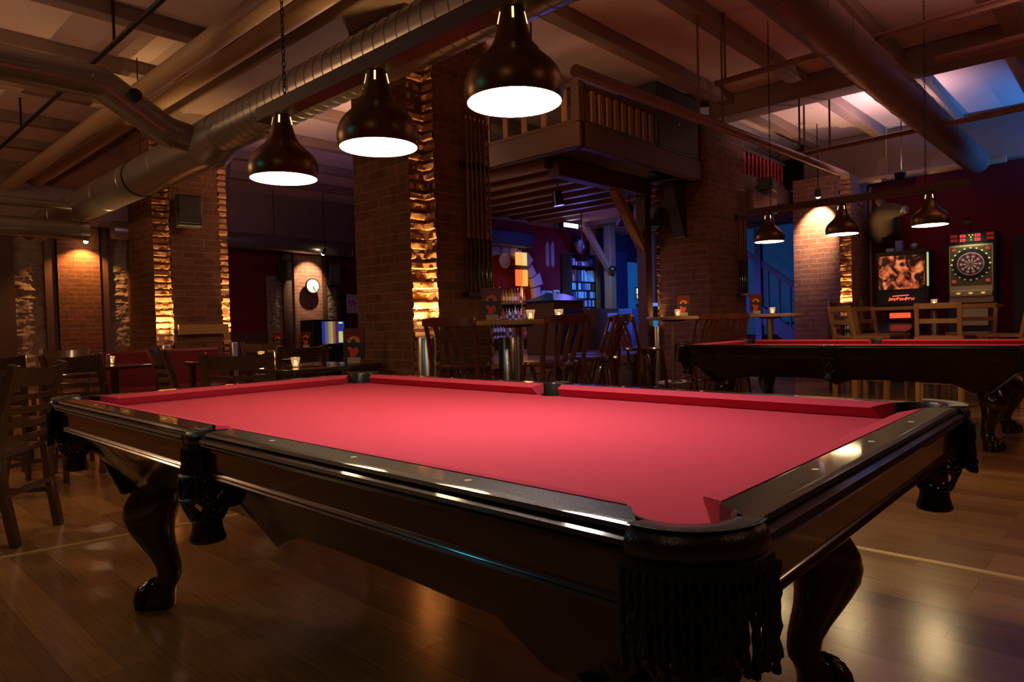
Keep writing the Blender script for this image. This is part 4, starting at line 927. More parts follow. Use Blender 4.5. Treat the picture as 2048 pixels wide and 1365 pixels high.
# shelves and bottles
t = thing('bottle_rack', 'stepped wooden rack of bottle shelves inside the stone arch', 'shelf', (AX, 7.76, 0))
for z in (0.80, 1.10, 1.42): 
    bm = BM(); box(bm, -0.74, -0.1, z-0.03, 0.74, 0.12, z-0.001); obj('shelf_board', bm, M_TIMBER, t)
bm = BM(); box(bm, -0.74, 0.12, 0.58, 0.74, 0.16, 1.5); obj('back_board', bm, M_TIMBER, t)
def bottle(m): 
    bm = BM(); lathe(bm, [(0, 0), (0.036, 0), (0.037, 0.17), (0.03, 0.2), (0.013, 0.225), (0.012, 0.29), (0.015, 0.292), (0.015, 0.31), (0, 0.31)], seg=12); return obj('bottle', bm, m)
BMATS = [mat('bottle_amber', (0.35, 0.13, 0.02), 0.12), mat('bottle_clear', (0.55, 0.55, 0.6), 0.1), mat('bottle_green', (0.05, 0.18, 0.06), 0.12), mat('bottle_red', (0.4, 0.03, 0.03), 0.15)]
protos = []
for i, (nm, m) in enumerate(zip(('amber', 'clear', 'green', 'red'), BMATS)):
    b = bottle(m); bm = BM(); lathe(bm, [(0.0375, 0.05), (0.0378, 0.13)], seg=12, cap=False); obj('label_band', bm, (mat('label_cream', (0.4, 0.34, 0.24), 0.6), mat('label_dark', (0.06, 0.05, 0.05), 0.6), mat('label_white', (0.45, 0.45, 0.45), 0.6), mat('label_gold', (0.3, 0.2, 0.06), 0.5))[i], b)
    bm = BM(); lathe(bm, [(0.0155, 0.285), (0.0158, 0.315), (0, 0.316)], seg=10, cap=False); obj('cap', bm, M_BRASS if i % 2 else M_BLACKM, b)
    protos.append(b)
first = [True]*4; rows = ((1.42, 'top'), (1.10, 'middle'), (0.80, 'bottom'))
for z, rn in rows:
    for k in range(13):
        i = random.randrange(4); cn = ('amber', 'clear', 'green', 'red')[i]; x = AX-0.24+k*0.079
        lab = '%s glass bottle on the %s shelf inside the stone arch' % (cn, rn); grp = '%s bottles on the %s arch shelf' % (cn, rn)
        if first[i]: b = protos[i]; b.location = (x, 7.74, z); b.scale = (1, 1, 0.84); first[i] = False; tag(b, lab, 'bottle', grp)
        else:
            if not protos[i].get('category'): tag(protos[i], lab, 'bottle', grp)
            dup(protos[i], (x, 7.74, z), 0, lab, grp, scale=(1, 1, random.uniform(0.74, 0.9)))
# bar lantern with lit panels
t = thing('bar_lantern', 'glowing orange panelled lantern on a pole among the bottles', 'lamp', (7.93, 7.42, 1.48))
bm = BM(); tube(bm, [(0, 0, -0.98), (0, 0, 0.85)], 0.012, 8); obj('pole', bm, M_BRASS, t)
for x0, x1, z0, z1, c, s_ in ((-0.13, -0.01, 0.22, 0.5, (1, 0.13, 0.02), 1.1), (0.01, 0.13, 0.22, 0.5, (1, 0.33, 0.05), 1.1), (-0.12, 0.0, 0.58, 0.8, (0.9, 0.45, 0.12), 0.8), (0.0, 0.12, 0.58, 0.8, (0.85, 0.6, 0.2), 0.8)):
    bm = BM(); box(bm, x0, -0.03, z0, x1, 0.03, z1); obj('lit_panel', bm, glow('lantern_%d' % int(z0*100+x0*50+20), c, s_), t)
bm = BM(); box(bm, -0.17, -0.05, 0.535, 0.17, 0.05, 0.555); obj('shelf', bm, M_BRASS, t)
light('POINT', 'lantern_light', (0, -0.12, 0.1), 4, (1, 0.45, 0.15), 0.08, parent=t)
bm = BM(); lathe(bm, [(0, 0), (0.13, 0), (0.13, 0.03), (0.10, 0.03), (0.09, 0.022), (0, 0.022)], seg=30); o = obj('round_plaque', bm, mat('plaque_gold', (0.5, 0.28, 0.08), 0.4, metal=0.5)); o.location = (7.52, 7.45, 2.12); o.rotation_euler = (PI/2, 0, 0); tag(o, 'round golden plaque hanging left inside the stone arch', 'plaque')
tag(boxo('canopy', (7.0, 7.25, 2.36, 8.1, 7.5, 2.62), mat('canopy_blue', (0.015, 0.02, 0.06), 0.6), bev=0.03), 'dark blue canopy above the stone arch', 'canopy')
bm = BM(); box(bm, 5.4, 7.48, 2.82, 10.2, 7.6, 2.88); struct(obj('trim_bar_cornice', bm, M_TIMBERL))
# booth with a pyramid lid
t = thing('bar_booth', 'dark wooden bar booth with a blue pyramid shaped lid', 'cabinet', (6.9, 5.85, 0.58), -0.1)
bm = BM(); box(bm, -0.31, -0.29, 0, 0.31, 0.29, 0.78); obj('body', bm, M_TIMBER, t, bev=0.01)
bm = BM(); box(bm, -0.24, -0.315, 0.1, 0.24, -0.295, 0.66); obj('panel', bm, mat('panel_navy', (0.02, 0.025, 0.06), 0.4), t, bev=0.006)
bm = BM(); v = [bm.verts.new(p) for p in ((-0.36,-0.34,0.78),(0.36,-0.34,0.78),(0.36,0.34,0.78),(-0.36,0.34,0.78),(-0.12,-0.08,0.89),(0.12,-0.08,0.89),(0.12,0.08,0.89),(-0.12,0.08,0.89))]
for f in ((0,3,2,1),(4,5,6,7),(0,1,5,4),(1,2,6,5),(2,3,7,6),(3,0,4,7)): bm.faces.new([v[i] for i in f])
obj('lid', bm, mat('lid_blue', (0.03, 0.08, 0.15), 0.3), t, smooth=0, bev=0.008)
t = thing('service_cabinet', 'dark low cabinet right of the booth with a pale drawer front', 'cabinet', (8.35, 6.2, 0.58))
bm = BM(); box(bm, -0.25, -0.25, 0, 0.35, 0.25, 0.68); obj('body', bm, M_TIMBER, t)
bm = BM(); box(bm, 0.02, -0.265, 0.3, 0.3, -0.25, 0.6); obj('drawer', bm, mat('drawer_pale', (0.4, 0.4, 0.42), 0.5), t)
# disc shelf
t = thing('disc_shelf', 'tall dark shelf packed with music discs beside the bar', 'shelf', (9.6, 7.42, 0.58))
bm = BM(); box(bm, -0.40, -0.1, 0, -0.375, 0.12, 1.76); obj('side', bm, M_BLACK, t)
bm = BM(); box(bm, 0.375, -0.1, 0, 0.40, 0.12, 1.76); obj('side', bm, M_BLACK, t)
bm = BM(); box(bm, -0.375, 0.1, 0, 0.375, 0.12, 1.76); obj('back', bm, M_BLACK, t)
ZS = [0.40, 0.60, 0.76, 0.92, 1.08, 1.24, 1.54, 1.76]
for z in ZS:
    bm = BM(); box(bm, -0.375, -0.1, z-0.02, 0.375, 0.1, z); obj('shelf_board', bm, M_BLACK, t)
DC = [mat('disc_%s' % n_, c, 0.35) for n_, c in (('white', (0.7, 0.7, 0.72)), ('cyan', (0.25, 0.5, 0.55)), ('red', (0.4, 0.05, 0.06)), ('blue', (0.08, 0.12, 0.4)), ('black', (0.03, 0.03, 0.04)))]
DN = ('white', 'pale cyan', 'red', 'blue', 'black'); dproto = {}
for r, z in enumerate(ZS[:-1]):
    x = -0.37
    while x < 0.34:
        w_ = random.choice((0.024, 0.03, 0.036, 0.048)); h = 0.125 if r != 5 else random.choice((0.2, 0.22, 0.12)); i = random.randrange(5)
        key = (w_, h, i); lab = '%s disc case standing in row %s of the disc shelf' % (DN[i], ('lowest', 'second', 'third', 'fourth', 'fifth', 'sixth', 'top')[r]); lab = lab.replace('in row ', 'in the ').replace(' of the disc', ' row of the disc'); grp = '%s disc cases, shelf row %d' % (DN[i], r+1)
        if key not in dproto:
            bm = BM(); box(bm, -w_/2+0.002, -0.07, 0, w_/2-0.002, 0.06, h); o = obj('disc_case', bm, DC[i], smooth=0); dproto[key] = o
        else: o = dproto[key].copy(); COL.objects.link(o)
        o.location = (9.6+x+w_/2, 7.41, 0.58+z+0.0005); tag(o, lab, 'disc case', grp); x += w_+0.001
t = thing('carved_mask', 'pale carved face mask with dark hair on top of the disc shelf', 'mask', (9.6, 7.4, 2.34))
bm = BM(); ball(bm, (0, 0, 0.15), 0.11, 0.8, 0.7, 1.25, 3); obj('face', bm, mat('mask_pale', (0.5, 0.4, 0.38), 0.5), t)
bm = BM(); ball(bm, (0.02, 0.06, 0.19), 0.15, 0.95, 0.6, 1.1, 3); obj('hair', bm, M_BLACK, t)
bm = BM(); ball(bm, (-0.035, -0.07, 0.18), 0.016); ball(bm, (0.035, -0.07, 0.18), 0.016); ball(bm, (0, -0.065, 0.085), 0.03, 1.2, 0.5, 0.35); obj('eyes_and_mouth', bm, M_BLACK, t)
bm = BM(); ball(bm, (0, -0.085, 0.14), 0.02, 0.7, 1, 1.6); obj('nose', bm, mat('mask_pale', (0.5, 0.4, 0.38), 0.5), t)
for x, lab in ((8.83, 'long narrow wooden shield left of another on the red bar wall'), (8.98, 'long narrow wooden shield right of another on the red bar wall')):
    bm = BM(); prism(bm, [(-0.04, 0), (0, -0.05), (0.04, 0), (0.045, 0.36), (0, 0.44), (-0.045, 0.36)], lambda u, v, d: (u, d, v), -0.03, 0.0); o = obj('wall_shield', bm, mat('shield_pale', (0.3, 0.2, 0.2), 0.6), smooth=0, bev=0.004); o.location = (x, 7.595, 2.13); tag(o, lab, 'ornament')
def frame(label, x, z, w_, h):
    t = thing('picture_frame', label, 'picture', (x, 7.58, z))
    bm = BM(); box(bm, -w_/2, -0.02, 0, w_/2, 0.015, h); obj('frame', bm, mat('frame_pale', (0.55, 0.5, 0.5), 0.5), t, bev=0.004)
    bm = BM(); box(bm, -w_/2+0.03, -0.024, 0.03, w_/2-0.03, -0.02, h-0.03); obj('print', bm, mat('print_dark', (0.14, 0.08, 0.06), 0.4), t)
frame('pale framed picture low on the red bar wall left of the disc shelf', 8.78, 1.42, 0.30, 0.22)
frame('small framed picture between the larger frame and the disc shelf', 9.07, 1.46, 0.16, 0.2)
# stage gear
t = thing('led_bar', 'glowing white blue led light bar under the bar room ceiling', 'lamp', (8.75, 7.0, 2.72))
bm = BM(); box(bm, -0.22, -0.05, 0, 0.22, 0.05, 0.09); obj('housing', bm, M_BLACKM, t)
bm = BM(); box(bm, -0.20, -0.057, 0.01, 0.20, -0.05, 0.08); obj('led_strip', bm, glow('led_white_blue', (0.5, 0.65, 1.0), 8), t)
bm = BM(); tube(bm, [(0, 0, 0.09), (0, 0, 0.14)], 0.01, 6); obj('mount', bm, M_BLACKM, t)
def assumed_stage_light(label, loc, target, w_, col, ang=1.6, sz=0.05):  # unseen fixtures, assumed from the coloured light on bar room and stairs
    t = thing('assumed_stage_light', label, 'lamp', loc); d = (Vector(target)-Vector(loc)).normalized()
    bm = BM(); tube(bm, [-d*0.18, d*0.0], [0.06, 0.075], 14); obj('can', bm, M_BLACKM, t)
    bm = BM(); tube(bm, [d*0.0, d*0.005], [0.068, 0.06], 14); obj('lens', bm, glow('lens_%d' % int(w_), col, 3), t)
    bm = BM(); tube(bm, [-d*0.1, (-d.x*0.1, -d.y*0.1, 2.96-loc[2])], 0.01, 6); obj('yoke', bm, M_BLACKM, t)
    light('SPOT', 'stage_beam', d*0.03, w_, col, sz, spot=ang, blend=0.7, parent=t).rotation_euler = d.to_track_quat('-Z', 'Y').to_euler()
    return t
assumed_stage_light('assumed blue stage light hidden behind the dark right pillar', (8.6, 5.4, 2.55), (10.2, 6.9, 0.4), 170, (0.05, 0.16, 1.0), 2.3)
assumed_stage_light('assumed violet stage light under the mezzanine deck', (7.6, 5.0, 2.6), (10.2, 7.2, 1.2), 34, (0.55, 0.12, 0.9), 1.5)
assumed_stage_light('assumed cyan stage light aimed at the disc shelf', (8.3, 5.6, 2.6), (9.6, 7.3, 1.3), 55, (0.12, 0.8, 0.9), 0.8)
assumed_stage_light('assumed blue stage light over the stage front', (6.0, 5.0, 2.55), (6.4, 4.9, 0.3), 22, (0.2, 0.15, 1.0), 2.4)
t = thing('assumed_up_light', 'assumed blue led flood washing the joists of the bar room', 'lamp', (8.2, 6.3, 2.1))  # assumed source of the coloured light on the joists
bm = BM(); box(bm, -0.12, -0.05, -0.05, 0.12, 0.05, 0.03); obj('housing', bm, M_BLACKM, t)
bm = BM(); tube(bm, [(0, 0, 0), (0, 0, 0.74)], 0.01, 6); obj('drop_rod', bm, M_BLACKM, t)
light('POINT', 'flood_bulb', (0, 0, 0.3), 11, (0.16, 0.14, 1.0), 0.06, parent=t)
# blue cabinet and keyboards
t = thing('upright_cabinet', 'blue lit tall wooden cabinet on the stage behind the single bar chair', 'cabinet', (10.28, 6.75, 0.58))
bm = BM(); box(bm, -0.28, -0.22, 0, 0.28, 0.25, 0.70); obj('body', bm, M_BLUEW, t, bev=0.01)
bm = BM(); box(bm, -0.22, -0.235, 0.08, 0.22, -0.22, 0.58); obj('door', bm, M_BLUEW, t, bev=0.006)
t = thing('keyboard_stack', 'glowing blue keyboard on a stand at the back of the stage', 'keyboard', (10.95, 6.7, 0.58))
bm = BM(); box(bm, -0.3, -0.15, 0.72, 0.3, 0.15, 0.80); obj('case', bm, M_BLACK, t, bev=0.006)
bm = BM(); box(bm, -0.27, -0.155, 0.74, 0.27, -0.05, 0.806); obj('keys', bm, mat('key_white', (0.8, 0.85, 0.9), 0.3, emit=(0.2, 0.5, 1), es=0.35, sample=False), t)
for s in (-1, 1):
    bm = BM(); bar(bm, (-0.25*s, 0, 0), (0.25*s, 0, 0.72), 0.03, 0.03); obj('leg', bm, M_STEEL, t)
bm = BM(); box(bm, -0.28, -0.1, 0.3, 0.28, 0.12, 0.5); obj('amplifier', bm, glow('amp_blue', (0.03, 0.25, 0.7), 0.5), t)
t = thing('neon_sign', 'small white blue neon sign glowing at the back of the stage', 'sign', (11.0, 6.95, 1.62))
for s in (-1, 1):
    bm = BM(); tube(bm, [(s*0.07+0.045*math.cos(2*PI*k/18), 0, -0.09+0.045*math.sin(2*PI*k/18)) for k in range(18)], 0.007, 6, closed=True); obj('ring', bm, glow('neon_white', (0.6, 0.8, 1.0), 3), t)
    bm = BM(); tube(bm, [(s*0.08-0.05, 0, -0.02), (s*0.08+0.05, 0, -0.02), (s*0.08+0.05, 0, 0.06), (s*0.08-0.05, 0, 0.06)], 0.012, 6, closed=True); obj('tube_square', bm, glow('neon_white', (0.6, 0.8, 1.0), 3), t)
bm = BM(); box(bm, -0.17, 0.015, -0.16, 0.17, 0.03, 0.1); obj('back_panel', bm, M_BLACK, t)
bm = BM(); tube(bm, [(0, 0.022, -0.16), (0, 0.022, -1.04)], 0.012, 6); obj('stand', bm, M_BLACKM, t)
tag(boxo('red_cushion', (9.55, 6.5, 0.58, 9.95, 6.7, 0.80), mat('cushion_red', (0.4, 0.02, 0.03), 0.6), bev=0.03), 'red floor cushion before the pink lit post on the stage', 'cushion')
bm = BM(); ball(bm, (9.62, 6.68, 2.0), 0.075, sub=3); tag(obj('black_globe', bm, M_BLACKWOOD, smooth=60), 'shiny black globe on the post beside the timber brace', 'ornament')

# ================================================================== RIGHT WALL MACHINES
t = thing('dart_machine', 'electronic dartboard machine with lit red score display on the right wall', 'dartboard', (10.95, 1.34, 0))
M_DCASE = mat('dart_case_cream', (0.5, 0.42, 0.2), 0.4)
bm = BM(); box(bm, -0.02, -0.30, 0.0, 0.25, 0.30, 2.20); obj('cabinet', bm, M_BLACK, t, bev=0.012)
bm = BM(); box(bm, -0.06, -0.27, 1.32, -0.02, 0.27, 2.02); fr = obj('front_frame', bm, M_DCASE, t, bev=0.012)
bm = BM(); box(bm, -0.065, -0.245, 1.44, -0.055, 0.245, 1.99); obj('field_panel', bm, mat('dart_green', (0.10, 0.105, 0.05), 0.5), t)
BC = (0.0, 1.74)
def ring(x, r0, r1, k0, k1, n_, m, nm, par):
    bm = BM()
    for k in range(n_):
        if (k % 2) not in (k0, k1): continue
        a0, a1 = 2*PI*(k-0.5)/n_, 2*PI*(k+0.5)/n_
        P = [(BC[0]+r*math.sin(a), BC[1]+r*math.cos(a)) for r, a in ((r0, a0), (r0, a1), (r1, a1), (r1, (a0+a1)/2), (r1, a0))]
        prism(bm, P, lambda u, v, d: (d, u, v), x-0.004, x)
    return obj(nm, bm, m, par, smooth=0)
bm = BM(); prism(bm, [(0.222*math.cos(2*PI*k/48), BC[1]+0.222*math.sin(2*PI*k/48)) for k in range(48)], lambda u, v, d: (d, u, v), -0.075, -0.06); obj('catch_ring', bm, M_BLACK, t)
bm = BM(); prism(bm, [(0.165*math.cos(2*PI*k/48), BC[1]+0.165*math.sin(2*PI*k/48)) for k in range(48)], lambda u, v, d: (d, u, v), -0.08, -0.07); bd = obj('board', bm, mat('board_cream', (0.62, 0.5, 0.38), 0.5, emit=(0.62, 0.5, 0.38), es=0.12, sample=False), t)
ring(-0.08, 0.018, 0.150, 0, 0, 20, mat('board_brown', (0.16, 0.05, 0.035), 0.5), 'dark_segments', bd)
for r0, r1 in ((0.085, 0.097), (0.128, 0.155)):
    ring(-0.084, r0, r1, 0, 0, 20, mat('board_blue', (0.03, 0.04, 0.2), 0.5), 'blue_ring', bd); ring(-0.084, r0, r1, 1, 1, 20, mat('board_red', (0.4, 0.06, 0.04), 0.5), 'red_ring', bd)
bm = BM(); prism(bm, [(0.018*math.cos(2*PI*k/16), BC[1]+0.018*math.sin(2*PI*k/16)) for k in range(16)], lambda u, v, d: (d, u, v), -0.092, -0.08); obj('bull', bm, mat('board_red', (0.4, 0.06, 0.04), 0.5), bd)
for k in range(20):
    a = 2*PI*k/20; bm = BM(); y, z = 0.232*math.sin(a), BC[1]+0.232*math.cos(a); box(bm, -0.07, y-0.011, z-0.008, -0.065, y+0.011, z+0.008)
    obj('number_light', bm, glow('number_glow' if math.cos(a) > -0.3 else 'number_dim', (1, 0.75, 0.3), 0.9 if math.cos(a) > -0.3 else 0.25), t)
for sy in (-1, 1):
    for sz in (-1, 1):
        bm = BM(); y, z = sy*0.205, BC[1]+(0.215 if sz > 0 else -0.245); prism(bm, [(y-0.026, z-0.022), (y+0.026, z-0.022), (y+0.026, z+0.022), (y-0.026, z+0.022)] , lambda u, v, d: (d, u, v), -0.069, -0.064); obj('corner_mark', bm, mat('mark_red', (0.5, 0.08, 0.06), 0.5, emit=(0.6, 0.06, 0.03), es=0.3, sample=False), t)
bm = BM(); box(bm, -0.03, -0.28, 2.06, -0.018, 0.28, 2.19); ds = obj('score_display', bm, M_BLACK, t)
def segdigit(bm, y, z, w_, h, segs, x):
    th = 0.006
    S = {'a': (y, z+h, y+w_, z+h), 'g': (y, z+h/2, y+w_, z+h/2), 'd': (y, z, y+w_, z), 'f': (y, z+h/2, y, z+h), 'b': (y+w_, z+h/2, y+w_, z+h), 'e': (y, z, y, z+h/2), 'c': (y+w_, z, y+w_, z+h/2)}
    for s in segs:
        y0, z0, y1, z1 = S[s]; bar(bm, (x, y0, z0), (x, y1, z1), th, 0.004, up=(1, 0, 0)) if abs(y1-y0) > 1e-6 else bar(bm, (x, y0, z0), (x, y1, z1+0.0001), th, 0.004, up=(1, 0, 0))
DIG = {'3': 'abgcd', '0': 'abcdef', '1': 'bc', '5': 'afgcd', '8': 'abcdefg'}
for (y0, z0, txt, m) in ((-0.13, 2.135, '301', 'hi'), (-0.13, 2.075, '301', 'hi'), (0.05, 2.135, '301', 'hi'), (0.05, 2.075, '301', 'hi'), (-0.27, 2.14, '888', 'lo'), (-0.27, 2.08, '888', 'lo'), (0.17, 2.14, '888', 'lo'), (0.17, 2.08, '888', 'lo')):
    bm = BM()
    for k, ch in enumerate(reversed(txt)): segdigit(bm, y0+k*0.03, z0, 0.02, 0.034, DIG[ch], -0.032)
    obj('score_digits', bm, glow('digits_red', (1, 0.03, 0.05), 2.2) if m == 'hi' else glow('digits_dim', (0.6, 0.03, 0.02), 0.4), ds)
for y, z, c in ((-0.02, 2.16, (1, 0.6, 0.05)), (0.0, 2.13, (1, 0.7, 0.05)), (0.02, 2.16, (1, 0.6, 0.05)), (0.0, 2.09, (0.1, 0.8, 0.1))):
    bm = BM(); box(bm, -0.034, y-0.008, z-0.008, -0.03, y+0.008, z+0.008); obj('indicator', bm, glow('indicator_%d' % int(c[1]*10), c, 1.2), ds)
bm = BM(); box(bm, -0.09, -0.26, 1.27, -0.02, 0.26, 1.36); bs = obj('button_shelf', bm, M_DCASE, t, bev=0.01)
for y in (-0.15, 0.0, 0.15):
    bm = BM(); ball(bm, (-0.092, y, 1.318), 0.022, 0.4, 1.3, 0.7); obj('button', bm, glow('button_amber', (1, 0.55, 0.15), 0.5), bs)
light('SPOT', 'header_lamp', (-0.30, 0, 2.3), 9, (1, 0.85, 0.55), 0.08, target=None, spot=1.3, blend=0.8, parent=t).rotation_euler = (0, -0.55, 0)  # assumed lamp over the board, added to light its front
bm = BM(); tube(bm, [(-0.02, 0, 2.19), (-0.1, 0, 2.34), (-0.28, 0, 2.36), (-0.3, 0, 2.32)], [0.012, 0.012, 0.03, 0.05], 10); obj('display_lamp', bm, M_BLACKM, t)
bm = BM(); box(bm, -0.07, -0.27, 1.18, -0.02, 0.27, 1.27); obj('lower_panel', bm, M_DCASE, t, bev=0.01)
bm = BM(); box(bm, -0.05, -0.2, 0.85, -0.02, 0.12, 1.15); obj('coin_plate', bm, M_DCASE, t)
t = thing('pinball_machine', 'pinball machine with an orange glowing backglass against the red right wall', 'pinball machine', (10.55, 2.2, 0))
bm = BM(); box(bm, 0.2, -0.36, 1.15, 0.55, 0.36, 2.0); bb = obj('backbox', bm, M_BLACK, t, bev=0.01)
# backglass: a glowing abstract fire scene
mg = bpy.data.materials.new('backglass_fire'); mg.use_nodes = True; nt = mg.node_tree; b = nt.nodes['Principled BSDF']
tc = nt.nodes.new('ShaderNodeTexCoord'); nz = nt.nodes.new('ShaderNodeTexNoise'); nz.inputs['Scale'].default_value = 7; nz.inputs['Detail'].default_value = 4; nz.inputs['Distortion'].default_value = 1.2
cr = nt.nodes.new('ShaderNodeValToRGB'); e_ = cr.color_ramp.elements
e_[0].position = 0.44; e_[0].color = (0.01, 0.003, 0.002, 1); e_[1].position = 0.72; e_[1].color = (1.0, 0.42, 0.12, 1)
q = cr.color_ramp.elements.new(0.5); q.color = (0.25, 0.04, 0.015, 1); q = cr.color_ramp.elements.new(0.6); q.color = (0.8, 0.16, 0.05, 1)
nt.links.new(tc.outputs['Object'], nz.inputs['Vector']); nt.links.new(nz.outputs['Fac'], cr.inputs[0]); nt.links.new(cr.outputs[0], b.inputs['Emission Color']); b.inputs['Emission Strength'].default_value = 0.6; b.inputs['Base Color'].default_value = (0.02, 0.01, 0.01, 1); b.inputs['Roughness'].default_value = 0.2
bm = BM(); box(bm, 0.188, -0.31, 1.42, 0.2, 0.31, 1.93); obj('backglass', bm, mg, bb)
bm = BM(); box(bm, 0.185, -0.31, 1.19, 0.2, 0.31, 1.38); sp_ = obj('speaker_panel', bm, mat('panel_dark', (0.03, 0.025, 0.03), 0.4), bb)
bm = BM()                      # illegible red script on the display
for k in range(9):
    y = 0.17-0.038*k; tube(bm, [(0.182, y, 1.245+0.01*(k % 2)), (0.182, y-0.012, 1.30-0.012*(k % 3)), (0.182, y-0.024, 1.25+0.008*(k % 4)), (0.182, y-0.036, 1.285)], 0.0065, 5)
tube(bm, [(0.182, 0.12, 1.315), (0.182, -0.10, 1.325)], 0.007, 5)
obj('lit_lettering', bm, glow('letter_red', (1, 0.1, 0.04), 1.6), sp_)
for y, c in ((-0.345, (0.3, 0.7, 0.3)),):
    bm = BM(); box(bm, 0.196, y-0.014, 1.45, 0.21, y+0.01, 1.95); obj('edge_light', bm, glow('edge_green', (0.55, 0.6, 0.2), 0.7), bb)
bm = BM(); v = [bm.verts.new(p) for p in ((-0.75,-0.28,0.80),(0.5,-0.28,0.95),(0.5,0.28,0.95),(-0.75,0.28,0.80),(-0.75,-0.28,0.52),(0.5,-0.28,0.55),(0.5,0.28,0.55),(-0.75,0.28,0.52))]
for f in ((0,1,2,3),(7,6,5,4),(0,4,5,1),(1,5,6,2),(2,6,7,3),(3,7,4,0)): bm.faces.new([v[i] for i in f])
cab_ = obj('playfield_cabinet', bm, mat('cab_teal', (0.02, 0.05, 0.05), 0.3), t, smooth=0, bev=0.01)
bm = BM(); box(bm, 0.17, -0.12, 0.98, 0.19, 0.16, 1.06); obj('inner_sign', bm, glow('inner_red', (1, 0.10, 0.04), 0.8), t)
for x in (-0.7, 0.45):
    for y in (-0.27, 0.27):
        bm = BM(); bar(bm, (x, y, 0), (x, y, 0.6), 0.045, 0.045); obj('leg', bm, M_STEEL, t)
def topper(label, y, w_, h, c):
    tag(boxo('pin_topper', (10.85, 2.2+y-w_/2, 2.0, 10.95, 2.2+y+w_/2, 2.0+h), c, bev=0.01), label, 'ornament')
topper('small blue box standing on the pinball machine, leftmost of three', 0.06, 0.10, 0.17, mat('topper_blue', (0.15, 0.25, 0.5), 0.4)); topper('pale flat sign standing on the pinball machine', 0.18, 0.12, 0.06, mat('topper_pale', (0.4, 0.4, 0.45), 0.4))
bm = BM(); ball(bm, (10.9, 2.06, 2.06), 0.06, 1, 1, 1, 3); tag(obj('pin_topper', bm, mat('topper_glass', (0.3, 0.35, 0.45), 0.15, metal=0.5), smooth=60), 'round glassy ball standing on the pinball machine', 'ornament')
t = thing('waste_bin', 'blue patterned bin left of the pinball machine', 'bin', (9.6, 2.42, 0))
bm = BM(); lathe(bm, [(0, 0), (0.15, 0), (0.17, 0.78), (0.175, 0.80), (0.16, 0.80), (0.14, 0.02), (0, 0.02)], seg=28); obj('drum', bm, mat('bin_blue', (0.05, 0.12, 0.35), 0.4, noise=(0.3, 0.4, 0.6), bscale=14), t)
bm = BM(); lathe(bm, [(0.174, 0.79), (0.182, 0.805), (0.174, 0.82), (0.158, 0.82)], seg=28, cap=False); obj('rim', bm, M_BLACKM, t)
struct(boxo('trim_conduit', (11.17, 2.72, 0, 11.2, 2.75, 3.1), M_BEIGE)); struct(boxo('door_3', (11.17, 0.2, 0.0, 11.2, 0.88, 2.1), M_BLACK))
# mounted boar head
t = thing('boar_head', 'mounted boar head trophy looking right high on the red wall', 'trophy', (11.11, 2.5, 2.52))
M_FUR = mat('boar_fur', (0.05, 0.035, 0.025), 0.9, noise=(0.12, 0.085, 0.06), bscale=60, bump=0.8)
bm = BM(); box(bm, 0.03, -0.2, -0.3, 0.08, 0.2, 0.25); obj('plaque', bm, M_TIMBER, t, bev=0.02)
bm = BM(); tube(bm, [(-0.03, 0.04, -0.16), (-0.14, 0.02, -0.10), (-0.26, -0.02, 0.04), (-0.34, -0.10, 0.10), (-0.40, -0.20, 0.10), (-0.44, -0.30, 0.085), (-0.46, -0.38, 0.08)], [0.23, 0.21, 0.18, 0.15, 0.115, 0.08, 0.062], 20); obj('head', bm, M_FUR, t, smooth=60)
hd = t.children[-1]
bm = BM(); tube(bm, [(-0.46, -0.38, 0.08), (-0.467, -0.41, 0.08)], [0.063, 0.056], 16); obj('snout', bm, mat('snout_pink', (0.28, 0.17, 0.14), 0.5), hd)
for s in (-1, 1):
    bm = BM(); tube(bm, [(-0.30+s*0.10, -0.04, 0.19), (-0.30+s*0.14, -0.01, 0.27), (-0.30+s*0.15, 0.02, 0.33)], [0.045, 0.04, 0.006], 10); obj('ear', bm, M_FUR, hd)
    bm = BM(); ball(bm, (-0.385+s*0.085, -0.15, 0.165), 0.018); obj('eye', bm, M_BLACKWOOD, hd)
    bm = BM(); tube(bm, [(-0.44+s*0.055, -0.33, 0.05), (-0.45+s*0.085, -0.36, 0.075), (-0.45+s*0.09, -0.365, 0.12)], [0.014, 0.011, 0.003], 8); obj('tusk', bm, mat('ivory', (0.75, 0.68, 0.5), 0.4), hd)
# unseen blue flood, assumed for the blue on the right ceiling
t = thing('assumed_flood', 'assumed unseen blue led flood lamp on the right wall washing the ceiling', 'lamp', (10.4, -0.9, 2.5))
bm = BM(); box(bm, -0.1, -0.1, -0.05, 0.1, 0.1, 0.0); obj('housing', bm, M_BLACKM, t); bm = BM(); tube(bm, [(0, 0, -0.03), (0.6, 0, -0.03)], 0.015, 6); obj('arm', bm, M_BLACKM, t)
light('SPOT', 'assumed_flood_beam', (0, 0, 0.03), 240, (0.04, 0.28, 1.0), 0.08, target=None, spot=1.7, blend=1.0, parent=t).rotation_euler = (PI-0.85, 0.0, 0)

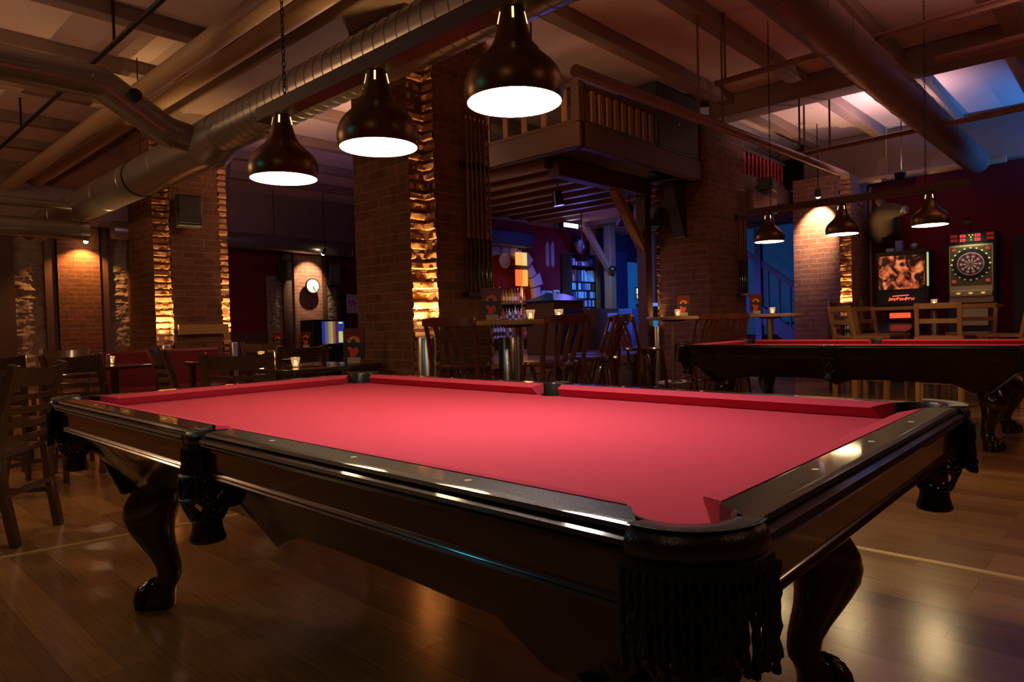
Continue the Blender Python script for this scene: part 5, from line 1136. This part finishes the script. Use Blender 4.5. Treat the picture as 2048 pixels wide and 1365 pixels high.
# up-facing fill spots added to brighten the ceiling
def washer(label, loc, w_, col, spot=2.7, tilt=(0, 0)):
    t = thing('ceiling_fill', label, 'lamp', loc)
    bm = BM(); tube(bm, [(0, 0, -0.1), (0, 0, 0)], [0.05, 0.07], 14); obj('can', bm, M_BLACKM, t)
    bm = BM(); tube(bm, [(0.075, 0, -0.05), (0.075, 0, 3.92-loc[2])], 0.007, 6); obj('rod', bm, M_BLACKM, t)
    light('SPOT', 'fill_beam', (0, 0, 0.01), w_, col, 0.05, spot=spot, blend=1.0, parent=t).rotation_euler = (PI+tilt[0], tilt[1], 0)
washer('added ceiling fill light beside the round duct at upper right', (9.0, 1.8, 2.85), 130, (1, 0.62, 0.64), 2.5, (-0.35, 0.0))
washer('added pink ceiling fill light right of the near lamps, out of view', (5.2, -1.1, 2.2), 290, (1, 0.45, 0.38), 1.7, (-0.32, 0.0))
washer('added ceiling fill light over the dining corner at left', (-0.9, 4.9, 2.9), 45, (1, 0.6, 0.35))

spotlamp('added warm fill spotlight high beside the big pillar aimed at the balcony', (3.6, 3.3, 3.36), (4.9, 3.8, 3.2), 17, (1, 0.5, 0.2), 1.3, (1, 0.6, 0.3), 6)  # added to warm the balcony boards, hidden behind the near lamp
# unseen cyan par left of the hall, assumed for cyan rail highlights
t = thing('added_par', 'assumed unseen cyan led par lamp on the left side of the hall', 'lamp', (-2.4, 2.9, 2.35))
bm = BM(); tube(bm, [(-0.1, 0, 0.03), (0, 0, 0)], [0.06, 0.075], 14); obj('can', bm, M_BLACKM, t)
bm = BM(); tube(bm, [(-0.06, 0, 0.08), (-0.06, 0, 1.57)], 0.008, 6); obj('rod', bm, M_BLACKM, t)
light('POINT', 'added_par_bulb', (0.1, 0, -0.02), 7, (0.1, 0.85, 1.0), 0.12, parent=t)

assumed_stage_light('assumed violet stage light above the stairs beside the worn pillar', (8.95, 4.3, 2.6), (10.6, 3.7, 1.0), 18, (0.3, 0.2, 1.0), 1.6)
t = thing('added_par', 'added violet fill lamp hidden behind the big pillar towards the far wall', 'lamp', (5.6, 8.2, 2.5))  # added violet fill for the far wall and rear duct, out of view
bm = BM(); tube(bm, [(0, 0, 0.02), (0, 0, 0.12)], [0.075, 0.06], 14); obj('can', bm, M_BLACKM, t)
bm = BM(); tube(bm, [(0, 0, 0.12), (0, 0, 1.42)], 0.008, 6); obj('rod', bm, M_BLACKM, t)
light('POINT', 'added_par_bulb', (0, 0, -0.05), 16, (0.3, 0.2, 1.0), 0.08, parent=t)
